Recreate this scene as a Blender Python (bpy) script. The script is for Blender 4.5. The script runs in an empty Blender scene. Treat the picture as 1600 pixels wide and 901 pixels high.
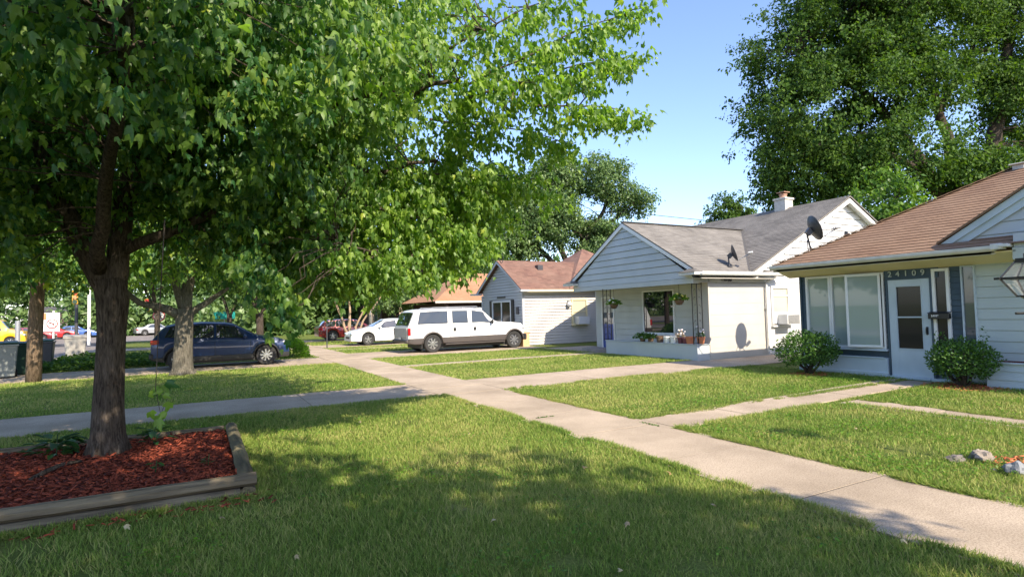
import bpy, bmesh, math, random
import numpy as np
from mathutils import Vector, Matrix, noise

random.seed(7); RNG = np.random.default_rng(7)
R = math.radians
scene = bpy.context.scene
COL = scene.collection

# ------------------------------------------------------------------ camera
cam_data = bpy.data.cameras.new("camera")
cam = bpy.data.objects.new("camera", cam_data); COL.objects.link(cam)
yaw, pit, rol = R(28.7), R(2.375), R(-1.46)
F = Vector((math.sin(yaw) * math.cos(pit), math.cos(yaw) * math.cos(pit), math.sin(pit)))
Rt = Vector((math.cos(yaw), -math.sin(yaw), 0)); Up = Rt.cross(F)
R2 = math.cos(rol) * Rt + math.sin(rol) * Up
U2 = -math.sin(rol) * Rt + math.cos(rol) * Up
M3 = Matrix((R2, U2, -F)).transposed()
cam.matrix_world = Matrix.Translation((0, 0, 1.6)) @ M3.to_4x4()
cam_data.sensor_width = 36; cam_data.lens = 895 / 1600 * 36
cam_data.clip_start = 0.05; cam_data.clip_end = 1500
scene.camera = cam

# ------------------------------------------------------------------ sky, sun, exposure
SUN = Vector((0.15, -1.0, 0.78)).normalized()      # towards the sun
sun_el = math.asin(SUN.z)
world = bpy.data.worlds.new("World"); scene.world = world
world.use_nodes = True
nt = world.node_tree
bg = nt.nodes["Background"]
sky = nt.nodes.new("ShaderNodeTexSky"); sky.sky_type = 'NISHITA'; sky.sun_disc = False
sky.sun_elevation = sun_el
sky.sun_rotation = math.atan2(SUN.x, SUN.y)
sky.altitude = 100; sky.air_density = 1.0; sky.dust_density = 0.7; sky.ozone_density = 3.0
_sm = nt.nodes.new("ShaderNodeMix"); _sm.data_type = 'RGBA'; _sm.blend_type = 'MULTIPLY'; _sm.inputs[0].default_value = 1; _sm.inputs[7].default_value = (0.98, 0.93, 1.0, 1)
_sm.clamp_result = False
nt.links.new(sky.outputs[0], _sm.inputs[6]); nt.links.new(_sm.outputs[2], bg.inputs[0]); bg.inputs[1].default_value = 0.15
sd = bpy.data.lights.new("sun", 'SUN'); sd.energy = 3.9; sd.angle = R(0.53); sd.color = (1.0, 0.88, 0.70)
sun = bpy.data.objects.new("sun", sd); COL.objects.link(sun)
sun.rotation_euler = SUN.to_track_quat('Z', 'Y').to_euler()
vs = scene.view_settings
vs.view_transform = 'Standard'; vs.look = 'None'; vs.exposure = 1.22; vs.gamma = 1.0
vs.use_curve_mapping = False
scene.cycles.max_bounces = 8; scene.cycles.transparent_max_bounces = 8
scene.cycles.use_denoising = True

# ------------------------------------------------------------------ materials
def new_mat(name):
    m = bpy.data.materials.new(name); m.use_nodes = True
    nt = m.node_tree; b = nt.nodes["Principled BSDF"]
    return m, nt, b

def mat(name, c, c2=None, scale=4.0, rough=0.6, metal=0.0, bump=0.0, bscale=None, spec=0.5, coat=0.0, detail=6.0, stretch=None):
    """plain painted / weathered surface: two close colours mixed by noise in object space"""
    m, nt, b = new_mat(name)
    L = nt.links.new
    b.inputs['Roughness'].default_value = rough; b.inputs['Metallic'].default_value = metal
    b.inputs['Specular IOR Level'].default_value = spec; b.inputs['Coat Weight'].default_value = coat
    b.inputs['Coat Roughness'].default_value = 0.04
    tc = nt.nodes.new("ShaderNodeTexCoord"); src = tc.outputs['Object']
    if stretch:
        mp = nt.nodes.new("ShaderNodeMapping"); mp.inputs['Scale'].default_value = stretch
        L(src, mp.inputs[0]); src = mp.outputs[0]
    if c2 is None: c2 = tuple(x * 0.86 for x in c)
    n = nt.nodes.new("ShaderNodeTexNoise"); n.inputs['Scale'].default_value = scale; n.inputs['Detail'].default_value = detail
    L(src, n.inputs['Vector'])
    r = nt.nodes.new("ShaderNodeValToRGB"); r.color_ramp.elements[0].position = 0.32; r.color_ramp.elements[1].position = 0.68
    r.color_ramp.elements[0].color = (*c2, 1); r.color_ramp.elements[1].color = (*c, 1)
    L(n.outputs['Fac'], r.inputs[0]); L(r.outputs[0], b.inputs['Base Color'])
    if bump:
        n2 = nt.nodes.new("ShaderNodeTexNoise"); n2.inputs['Scale'].default_value = bscale or scale * 6; n2.inputs['Detail'].default_value = 4
        L(src, n2.inputs['Vector'])
        bp = nt.nodes.new("ShaderNodeBump"); bp.inputs['Strength'].default_value = bump; bp.inputs['Distance'].default_value = 0.02
        L(n2.outputs['Fac'], bp.inputs['Height']); L(bp.outputs[0], b.inputs['Normal'])
    return m

def shingle_mat(name, c1, c2, c3, row=0.14, w=0.28):
    m, nt, b = new_mat(name); L = nt.links.new
    uv = nt.nodes.new("ShaderNodeUVMap")
    bt = nt.nodes.new("ShaderNodeTexBrick")
    bt.inputs['Scale'].default_value = 1; bt.inputs['Brick Width'].default_value = w; bt.inputs['Row Height'].default_value = row
    bt.inputs['Mortar Size'].default_value = 0.003; bt.inputs['Color1'].default_value = (*c1, 1); bt.inputs['Color2'].default_value = (*c2, 1)
    bt.inputs['Mortar'].default_value = (*[x * 0.35 for x in c1], 1); bt.offset = 0.37; bt.offset_frequency = 3; bt.squash = 0.8; bt.squash_frequency = 2
    L(uv.outputs[0], bt.inputs['Vector'])
    n = nt.nodes.new("ShaderNodeTexNoise"); n.inputs['Scale'].default_value = 0.9; n.inputs['Detail'].default_value = 6
    L(uv.outputs[0], n.inputs['Vector'])
    n3 = nt.nodes.new("ShaderNodeTexNoise"); n3.inputs['Scale'].default_value = 60; L(uv.outputs[0], n3.inputs['Vector'])
    mx = nt.nodes.new("ShaderNodeMix"); mx.data_type = 'RGBA'
    mr = nt.nodes.new("ShaderNodeMapRange"); mr.inputs[1].default_value = 0.35; mr.inputs[2].default_value = 0.7; mr.inputs[4].default_value = 0.7
    L(n.outputs['Fac'], mr.inputs[0]); L(mr.outputs[0], mx.inputs[0])
    L(bt.outputs['Color'], mx.inputs[6]); mx.inputs[7].default_value = (*c3, 1)
    mx2 = nt.nodes.new("ShaderNodeMix"); mx2.data_type = 'RGBA'; mx2.blend_type = 'MULTIPLY'; mx2.inputs[0].default_value = 0.55
    L(mx.outputs[2], mx2.inputs[6]); L(n3.outputs['Color'], mx2.inputs[7])
    g = nt.nodes.new("ShaderNodeRGBToBW"); L(n3.outputs['Color'], g.inputs[0]); 
    ma = nt.nodes.new("ShaderNodeMath"); ma.operation = 'MULTIPLY_ADD'; ma.inputs[1].default_value = 1.2; ma.inputs[2].default_value = 0.4
    L(g.outputs[0], ma.inputs[0]); L(ma.outputs[0], mx2.inputs[7])
    L(mx2.outputs[2], b.inputs['Base Color']); b.inputs['Roughness'].default_value = 0.9; b.inputs['Specular IOR Level'].default_value = 0.25
    bp = nt.nodes.new("ShaderNodeBump"); bp.inputs['Strength'].default_value = 0.6; bp.inputs['Distance'].default_value = 0.01
    L(n3.outputs['Fac'], bp.inputs['Height']); L(bp.outputs[0], b.inputs['Normal'])
    return m

def leaf_mat(name, dark, light, yellow=None, trans=0.45, tint=(1.9, 1.9, 0.7), rough=0.42, spec=0.35):
    """per-leaf colour from the leaf's own UV; thin leaf lets some light through"""
    m, nt, b = new_mat(name); L = nt.links.new
    uv = nt.nodes.new("ShaderNodeUVMap"); sx = nt.nodes.new("ShaderNodeSeparateXYZ"); L(uv.outputs[0], sx.inputs[0])
    r = nt.nodes.new("ShaderNodeValToRGB"); e = r.color_ramp.elements
    e[0].position = 0.0; e[0].color = (*dark, 1); e[1].position = 0.93; e[1].color = (*light, 1)
    if yellow:
        x = e.new(0.998); x.color = (*yellow, 1)
    L(sx.outputs[0], r.inputs[0]); L(r.outputs[0], b.inputs['Base Color'])
    b.inputs['Roughness'].default_value = rough; b.inputs['Specular IOR Level'].default_value = spec
    tr = nt.nodes.new("ShaderNodeBsdfTranslucent")
    mu = nt.nodes.new("ShaderNodeMix"); mu.data_type = 'RGBA'; mu.blend_type = 'MULTIPLY'; mu.inputs[0].default_value = 1
    mu.clamp_result = False
    L(r.outputs[0], mu.inputs[6]); mu.inputs[7].default_value = (*tint, 1); L(mu.outputs[2], tr.inputs[0])
    ms = nt.nodes.new("ShaderNodeMixShader"); ms.inputs[0].default_value = trans
    L(b.outputs[0], ms.inputs[1]); L(tr.outputs[0], ms.inputs[2])
    L(ms.outputs[0], nt.nodes["Material Output"].inputs[0])
    return m

def glass_mat(name, c, rough=0.02, spec=0.8, coat=1.0):
    m, nt, b = new_mat(name)
    b.inputs['Base Color'].default_value = (*c, 1); b.inputs['Roughness'].default_value = rough
    b.inputs['Specular IOR Level'].default_value = spec; b.inputs['Coat Weight'].default_value = coat; b.inputs['Coat Roughness'].default_value = 0.01
    return m

def lawn_mat(name, ca, cb, cc):
    m, nt, b = new_mat(name); L = nt.links.new
    tc = nt.nodes.new("ShaderNodeTexCoord")
    n = nt.nodes.new("ShaderNodeTexNoise"); n.inputs['Scale'].default_value = 0.7; n.inputs['Detail'].default_value = 8; n.inputs['Roughness'].default_value = 0.65
    L(tc.outputs['Object'], n.inputs['Vector'])
    r = nt.nodes.new("ShaderNodeValToRGB"); e = r.color_ramp.elements
    e[0].position = 0.3; e[0].color = (*ca, 1); e[1].position = 0.62; e[1].color = (*cb, 1); x = e.new(0.75); x.color = (*cc, 1)
    L(n.outputs['Fac'], r.inputs[0])
    n2 = nt.nodes.new("ShaderNodeTexNoise"); n2.inputs['Scale'].default_value = 45; n2.inputs['Detail'].default_value = 6
    L(tc.outputs['Object'], n2.inputs['Vector'])
    mx = nt.nodes.new("ShaderNodeMix"); mx.data_type = 'RGBA'; mx.blend_type = 'MULTIPLY'; mx.inputs[0].default_value = 0.7
    ma = nt.nodes.new("ShaderNodeMath"); ma.operation = 'MULTIPLY_ADD'; ma.inputs[1].default_value = 1.6; ma.inputs[2].default_value = 0.2
    L(n2.outputs['Fac'], ma.inputs[0]); L(r.outputs[0], mx.inputs[6]); L(ma.outputs[0], mx.inputs[7])
    L(mx.outputs[2], b.inputs['Base Color']); b.inputs['Roughness'].default_value = 0.95; b.inputs['Specular IOR Level'].default_value = 0.1
    bp = nt.nodes.new("ShaderNodeBump"); bp.inputs['Strength'].default_value = 1; bp.inputs['Distance'].default_value = 0.04
    L(n2.outputs['Fac'], bp.inputs['Height']); L(bp.outputs[0], b.inputs['Normal'])
    return m

def blade_mat(name):
    m, nt, b = new_mat(name); L = nt.links.new
    uv = nt.nodes.new("ShaderNodeUVMap"); sx = nt.nodes.new("ShaderNodeSeparateXYZ"); L(uv.outputs[0], sx.inputs[0])
    tc = nt.nodes.new("ShaderNodeTexCoord")
    n = nt.nodes.new("ShaderNodeTexNoise"); n.inputs['Scale'].default_value = 0.55; n.inputs['Detail'].default_value = 7; n.inputs['Roughness'].default_value = 0.62
    L(tc.outputs['Object'], n.inputs['Vector'])
    ad = nt.nodes.new("ShaderNodeMath"); ad.operation = 'MULTIPLY_ADD'; ad.inputs[1].default_value = 0.42; L(sx.outputs[0], ad.inputs[0]); L(n.outputs['Fac'], ad.inputs[2])
    r = nt.nodes.new("ShaderNodeValToRGB"); e = r.color_ramp.elements
    e[0].position = 0.40; e[0].color = (0.095, 0.18, 0.032, 1); e[1].position = 0.95; e[1].color = (0.46, 0.43, 0.15, 1)
    x = e.new(0.58); x.color = (0.185, 0.29, 0.042, 1); x = e.new(0.78); x.color = (0.29, 0.36, 0.08, 1)
    L(ad.outputs[0], r.inputs[0]); L(r.outputs[0], b.inputs['Base Color'])
    b.inputs['Roughness'].default_value = 0.6; b.inputs['Specular IOR Level'].default_value = 0.25
    tr = nt.nodes.new("ShaderNodeBsdfTranslucent"); L(r.outputs[0], tr.inputs[0])
    ms = nt.nodes.new("ShaderNodeMixShader"); ms.inputs[0].default_value = 0.35
    L(b.outputs[0], ms.inputs[1]); L(tr.outputs[0], ms.inputs[2]); L(ms.outputs[0], nt.nodes["Material Output"].inputs[0])
    return m

def bark_mat(name, c1, c2):
    m, nt, b = new_mat(name); L = nt.links.new
    tc = nt.nodes.new("ShaderNodeTexCoord"); mp = nt.nodes.new("ShaderNodeMapping"); mp.inputs['Scale'].default_value = (1, 1, 0.16)
    L(tc.outputs['Object'], mp.inputs[0])
    n = nt.nodes.new("ShaderNodeTexNoise"); n.inputs['Scale'].default_value = 38; n.inputs['Detail'].default_value = 8; n.inputs['Roughness'].default_value = 0.7; n.inputs['Distortion'].default_value = 0.6
    L(mp.outputs[0], n.inputs['Vector'])
    r = nt.nodes.new("ShaderNodeValToRGB"); e = r.color_ramp.elements
    e[0].position = 0.38; e[0].color = (*c1, 1); e[1].position = 0.66; e[1].color = (*c2, 1)
    L(n.outputs['Fac'], r.inputs[0])
    n2 = nt.nodes.new("ShaderNodeTexNoise"); n2.inputs['Scale'].default_value = 3; n2.inputs['Detail'].default_value = 6; L(tc.outputs['Object'], n2.inputs['Vector'])
    mx = nt.nodes.new("ShaderNodeMix"); mx.data_type = 'RGBA'; mx.blend_type = 'MULTIPLY'; mx.inputs[0].default_value = 0.6
    ma = nt.nodes.new("ShaderNodeMath"); ma.operation = 'MULTIPLY_ADD'; ma.inputs[1].default_value = 1.5; ma.inputs[2].default_value = 0.3; L(n2.outputs['Fac'], ma.inputs[0])
    L(r.outputs[0], mx.inputs[6]); L(ma.outputs[0], mx.inputs[7]); L(mx.outputs[2], b.inputs['Base Color'])
    b.inputs['Roughness'].default_value = 0.95; b.inputs['Specular IOR Level'].default_value = 0.1
    bp = nt.nodes.new("ShaderNodeBump"); bp.inputs['Strength'].default_value = 1; bp.inputs['Distance'].default_value = 0.03
    L(n.outputs['Fac'], bp.inputs['Height']); L(bp.outputs[0], b.inputs['Normal'])
    return m

def concrete_mat(name, c, c2, dirt):
    m, nt, b = new_mat(name); L = nt.links.new
    tc = nt.nodes.new("ShaderNodeTexCoord")
    def nz(s, d=8, rg=0.6):
        n = nt.nodes.new("ShaderNodeTexNoise"); n.inputs['Scale'].default_value = s; n.inputs['Detail'].default_value = d; n.inputs['Roughness'].default_value = rg
        L(tc.outputs['Object'], n.inputs['Vector']); return n
    n = nz(0.8, 8, 0.6); r = nt.nodes.new("ShaderNodeValToRGB"); e = r.color_ramp.elements
    e[0].position = 0.36; e[0].color = (*[q*.88 for q in c2], 1); e[1].position = 0.62; e[1].color = (*c, 1); L(n.outputs['Fac'], r.inputs[0])
    n2 = nz(75, 4, 0.85); n3 = nz(5.5, 6, 0.75)
    r2 = nt.nodes.new("ShaderNodeValToRGB"); r2.color_ramp.elements[0].position = 0.40; r2.color_ramp.elements[0].color = (0.42, 0.39, 0.37, 1)
    r2.color_ramp.elements[1].position = 0.54; r2.color_ramp.elements[1].color = (1, 1, 1, 1); L(n2.outputs['Fac'], r2.inputs[0])
    mx = nt.nodes.new("ShaderNodeMix"); mx.data_type = 'RGBA'; mx.blend_type = 'MULTIPLY'; mx.inputs[0].default_value = 0.75
    L(r.outputs[0], mx.inputs[6]); L(r2.outputs[0], mx.inputs[7])
    r3 = nt.nodes.new("ShaderNodeValToRGB"); r3.color_ramp.elements[0].position = 0.60; r3.color_ramp.elements[0].color = (0, 0, 0, 1); r3.color_ramp.elements[1].position = 0.74; r3.color_ramp.elements[1].color = (0.6, 0.6, 0.6, 1)
    L(n3.outputs['Fac'], r3.inputs[0])
    mx2 = nt.nodes.new("ShaderNodeMix"); mx2.data_type = 'RGBA'; L(r3.outputs[0], mx2.inputs[0]); L(mx.outputs[2], mx2.inputs[6]); mx2.inputs[7].default_value = (*dirt, 1)
    L(mx2.outputs[2], b.inputs['Base Color']); b.inputs['Roughness'].default_value = 0.9; b.inputs['Specular IOR Level'].default_value = 0.2
    bp = nt.nodes.new("ShaderNodeBump"); bp.inputs['Strength'].default_value = 0.7; bp.inputs['Distance'].default_value = 0.006
    L(n2.outputs['Fac'], bp.inputs['Height']); L(bp.outputs[0], b.inputs['Normal'])
    return m

M = {}
M['concrete'] = concrete_mat('concrete', (0.53, 0.43, 0.325), (0.43, 0.345, 0.255), (0.28, 0.225, 0.18))
M['kerb'] = concrete_mat('kerb_concrete', (0.42, 0.38, 0.33), (0.34, 0.30, 0.27), (0.2, 0.18, 0.16))
M['asphalt'] = concrete_mat('street_surface', (0.30, 0.265, 0.24), (0.24, 0.21, 0.19), (0.12, 0.11, 0.10))
M['dark_asphalt'] = concrete_mat('dark_asphalt', (0.10, 0.10, 0.105), (0.07, 0.07, 0.075), (0.05, 0.05, 0.05))
M['soil'] = lawn_mat('turf', (0.09, 0.13, 0.026), (0.17, 0.20, 0.05), (0.30, 0.25, 0.14))
M['blade'] = blade_mat('grass_blade')
M['white'] = mat('white_paint', (0.66, 0.65, 0.63), (0.59, 0.58, 0.56), 2.5, 0.5)
M['whitetrim'] = mat('white_trim', (0.8, 0.8, 0.78), (0.72, 0.72, 0.70), 3, 0.4)
M['cream'] = mat('cream_panel', (0.52, 0.49, 0.435), (0.48, 0.45, 0.40), 1.5, 0.55)
M['porchwall'] = mat('porch_siding', (0.52, 0.53, 0.50), (0.46, 0.47, 0.44), 1.5, 0.6)
M['gableblue'] = mat('pale_gray_siding', (0.50, 0.53, 0.54), (0.44, 0.475, 0.485), 1.3, 0.55)
M['lightblue'] = mat('pale_blue_paint', (0.52, 0.60, 0.65), (0.44, 0.52, 0.57), 2.2, 0.55)
M['darkblue'] = mat('slate_blue_paint', (0.050, 0.083, 0.115), (0.038, 0.066, 0.092), 3, 0.5)
M['palewall'] = mat('pale_green_gray_siding', (0.50, 0.55, 0.54), (0.44, 0.49, 0.48), 1.4, 0.55)
M['soffit'] = mat('yellow_beige_soffit', (0.80, 0.70, 0.42), (0.72, 0.62, 0.36), 1.5, 0.6)
M['grayvinyl'] = mat('gray_vinyl', (0.47, 0.48, 0.49), (0.42, 0.43, 0.44), 1.5, 0.5)
M['whitevinyl'] = mat('white_vinyl', (0.66, 0.63, 0.59), (0.6, 0.57, 0.535), 1.5, 0.5)
M['gutterwhite'] = mat('gutter_metal', (0.72, 0.72, 0.70), (0.56, 0.55, 0.51), 5, 0.4)
M['gutterbeige'] = mat('beige_gutter', (0.68, 0.66, 0.60), (0.55, 0.53, 0.46), 4, 0.4)
M['roofbrown'] = shingle_mat('brown_shingles', (0.27, 0.165, 0.105), (0.20, 0.12, 0.078), (0.31, 0.205, 0.135))
M['roofgray'] = shingle_mat('gray_shingles', (0.21, 0.195, 0.175), (0.125, 0.115, 0.105), (0.26, 0.24, 0.215))
M['roofred'] = shingle_mat('red_shingles', (0.235, 0.13, 0.098), (0.13, 0.072, 0.058), (0.25, 0.16, 0.12))
M['rooforange'] = shingle_mat('orange_shingles', (0.40, 0.215, 0.12), (0.33, 0.175, 0.10), (0.44, 0.255, 0.16))
M['blackmetal'] = mat('black_metal', (0.012, 0.012, 0.013), (0.02, 0.02, 0.02), 20, 0.35)
M['darkmetal'] = mat('dark_gray_metal', (0.06, 0.06, 0.065), (0.045, 0.045, 0.05), 12, 0.4)
M['graymetal'] = mat('gray_metal', (0.35, 0.36, 0.37), (0.28, 0.29, 0.3), 10, 0.45, 0.4)
M['darkglass'] = glass_mat('dark_window_glass', (0.012, 0.013, 0.014), 0.12, 0.35, 0.10)
M['blindglass'] = glass_mat('glass_over_pale_blind', (0.31, 0.37, 0.335), 0.03, 0.5, 0.7)
M['grayglass'] = glass_mat('glass_over_gray_curtain', (0.085, 0.10, 0.105), 0.04, 0.5, 0.8)
M['bigglass'] = glass_mat('picture_window_glass', (0.010, 0.012, 0.018), 0.01, 1.0, 1.0)
M['creamglass'] = glass_mat('glass_over_cream_shade', (0.50, 0.47, 0.35), 0.05, 0.5, 0.6)
M['bluepaint'] = mat('blue_door_paint', (0.02, 0.07, 0.30), (0.015, 0.055, 0.25), 5, 0.35)
M['timber'] = mat('weathered_timber', (0.24, 0.195, 0.13), (0.085, 0.070, 0.05), 14, 0.95, bump=1.0, bscale=34, stretch=(0.10, 1, 1), spec=0.1, detail=10)
M['timbery'] = mat('weathered_timber_end', (0.21, 0.18, 0.11), (0.08, 0.07, 0.05), 14, 0.95, bump=1.0, bscale=34, stretch=(1, 0.10, 1), spec=0.1, detail=10)
M['mulchbase'] = mat('mulch_bed', (0.20, 0.042, 0.022), (0.06, 0.016, 0.012), 30, 0.95, bump=1, bscale=40, spec=0.1)
M['mulch'] = leaf_mat('mulch_chip', (0.055, 0.014, 0.011), (0.38, 0.088, 0.046), trans=0.0, rough=0.85, spec=0.15)
M['mulchorange'] = leaf_mat('orange_mulch_chip', (0.28, 0.07, 0.03), (0.62, 0.22, 0.10), trans=0.0, rough=0.85, spec=0.15)
M['bark'] = bark_mat('maple_bark', (0.032, 0.024, 0.019), (0.15, 0.12, 0.095))
M['barkgray'] = bark_mat('gray_bark', (0.075, 0.066, 0.052), (0.21, 0.19, 0.15))
M['barkdark'] = bark_mat('dark_bark', (0.035, 0.028, 0.022), (0.10, 0.08, 0.065))
M['barktan'] = bark_mat('tan_bark', (0.25, 0.17, 0.11), (0.45, 0.34, 0.24))
M['polewood'] = bark_mat('pole_wood', (0.11, 0.075, 0.05), (0.30, 0.215, 0.145))
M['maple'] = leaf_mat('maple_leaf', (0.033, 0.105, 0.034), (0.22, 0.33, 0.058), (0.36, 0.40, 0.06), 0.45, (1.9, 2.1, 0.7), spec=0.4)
M['elm'] = leaf_mat('broad_tree_leaf', (0.022, 0.060, 0.014), (0.095, 0.165, 0.028), None, 0.30, (1.8, 1.9, 0.6), 0.6, 0.15)
M['elmgray'] = leaf_mat('grayish_leaf', (0.060, 0.115, 0.038), (0.18, 0.27, 0.090), None, 0.30, (1.6, 1.7, 0.7))
M['bright'] = leaf_mat('bright_leaf', (0.06, 0.15, 0.015), (0.17, 0.33, 0.035), None, 0.45, (1.6, 1.6, 0.7))
M['fresh'] = leaf_mat('fresh_leaf', (0.045, 0.115, 0.015), (0.14, 0.25, 0.035), None, 0.40, (1.6, 1.6, 0.7))
M['shrubleaf'] = leaf_mat('glossy_shrub_leaf', (0.022, 0.065, 0.012), (0.10, 0.205, 0.035), None, 0.25, (1.5, 1.6, 0.6), 0.45, 0.3)
M['hosta'] = leaf_mat('hosta_leaf', (0.02, 0.07, 0.02), (0.05, 0.13, 0.03), None, 0.25)
M['dryleaf'] = leaf_mat('dry_leaf', (0.22, 0.12, 0.05), (0.60, 0.48, 0.27), None, 0.1)
M['stone'] = mat('field_stone', (0.32, 0.27, 0.22), (0.12, 0.11, 0.10), 6, 0.9, bump=0.8, bscale=22, spec=0.2)
M['graystone'] = mat('gray_stone', (0.24, 0.25, 0.26), (0.12, 0.12, 0.13), 5, 0.9, bump=0.8, bscale=18, spec=0.2)
M['terracotta'] = mat('terracotta', (0.55, 0.20, 0.09), (0.44, 0.16, 0.075), 8, 0.8)
M['purplepot'] = mat('plum_pot', (0.16, 0.045, 0.06), (0.11, 0.03, 0.045), 8, 0.6)
M['brownpot'] = mat('brown_pot', (0.16, 0.10, 0.06), (0.11, 0.07, 0.045), 8, 0.8)
M['petal'] = mat('white_petals', (0.85, 0.82, 0.82), (0.75, 0.66, 0.7), 20, 0.6)
M['yellowpetal'] = mat('yellow_petals', (0.75, 0.68, 0.15), (0.65, 0.55, 0.1), 20, 0.6)
M['binG'] = mat('gray_green_bin', (0.26, 0.28, 0.265), (0.2, 0.22, 0.21), 5, 0.6)
M['bingreen'] = mat('dark_green_lid', (0.015, 0.055, 0.03), (0.012, 0.04, 0.025), 5, 0.55)
M['binteal'] = mat('teal_bin', (0.06, 0.26, 0.22), (0.05, 0.2, 0.17), 5, 0.55)
M['bintan'] = mat('tan_gray_bin', (0.42, 0.40, 0.35), (0.24, 0.22, 0.2), 5, 0.6)
M['tyre'] = mat('tyre_rubber', (0.030, 0.029, 0.028), (0.022, 0.022, 0.022), 8, 0.85)
M['chrome'] = mat('bright_alloy', (0.62, 0.61, 0.60), (0.5, 0.5, 0.5), 8, 0.28, 0.85)
M['carwhite'] = mat('white_car_paint', (0.80, 0.80, 0.80), (0.78, 0.78, 0.78), 2, 0.3, coat=0.6)
M['carblue'] = mat('dark_blue_car_paint', (0.006, 0.026, 0.095), (0.006, 0.023, 0.085), 2, 0.3, metal=0.2, coat=0.6)
M['carred'] = mat('dark_red_car_paint', (0.20, 0.010, 0.014), (0.17, 0.009, 0.012), 2, 0.28, metal=0.2, coat=1.0)
M['carbrightred'] = mat('red_car_paint', (0.50, 0.02, 0.02), (0.45, 0.018, 0.018), 2, 0.3, coat=1.0)
M['carsilver'] = mat('silver_car_paint', (0.42, 0.43, 0.45), (0.4, 0.41, 0.43), 2, 0.3, 0.4, coat=1.0)
M['carmidblue'] = mat('blue_car_paint', (0.05, 0.12, 0.35), (0.045, 0.11, 0.32), 2, 0.3, coat=1.0)
M['yellowpaint'] = mat('yellow_van_paint', (0.78, 0.42, 0.01), (0.72, 0.38, 0.01), 2, 0.35, coat=0.6)
M['cladding'] = mat('brown_gray_cladding', (0.075, 0.062, 0.057), (0.065, 0.055, 0.05), 4, 0.5)
M['blackplastic'] = mat('black_plastic', (0.02, 0.02, 0.02), (0.015, 0.015, 0.015), 8, 0.5)
M['carglass'] = glass_mat('car_glass', (0.02, 0.025, 0.028), 0.02, 0.8, 1.0)
M['suvglass'] = glass_mat('pale_car_glass', (0.07, 0.09, 0.13), 0.03, 0.8, 1.0)
M['redlens'] = glass_mat('red_lens', (0.45, 0.01, 0.015), 0.1, 0.5, 1.0)
M['clearlens'] = glass_mat('clear_lens', (0.55, 0.56, 0.58), 0.1, 0.8, 1.0)
M['brick'] = mat('cream_chimney_brick', (0.62, 0.58, 0.50), (0.5, 0.46, 0.4), 9, 0.9, bump=0.5)
M['acgrille'] = mat('air_conditioner_grille', (0.30, 0.30, 0.30), (0.22, 0.22, 0.22), 30, 0.6)
M['signwhite'] = mat('sign_white', (0.8, 0.78, 0.76), (0.74, 0.72, 0.7), 3, 0.5)
M['signred'] = mat('sign_red', (0.55, 0.04, 0.03), (0.5, 0.035, 0.03), 3, 0.5)
M['signorange'] = mat('sign_orange', (0.70, 0.25, 0.10), (0.6, 0.2, 0.08), 3, 0.5)
M['signalyellow'] = mat('signal_yellow', (0.75, 0.42, 0.03), (0.68, 0.36, 0.03), 3, 0.5)
M['tealsign'] = mat('teal_street_sign', (0.0, 0.30, 0.26), (0.0, 0.26, 0.22), 3, 0.5)
M['darkbrick'] = mat('dark_brown_wall', (0.09, 0.055, 0.045), (0.06, 0.04, 0.035), 4, 0.9)
M['tanwall'] = mat('tan_wall', (0.48, 0.38, 0.28), (0.42, 0.33, 0.24), 2, 0.8)
M['wire'] = M['blackmetal']

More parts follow.
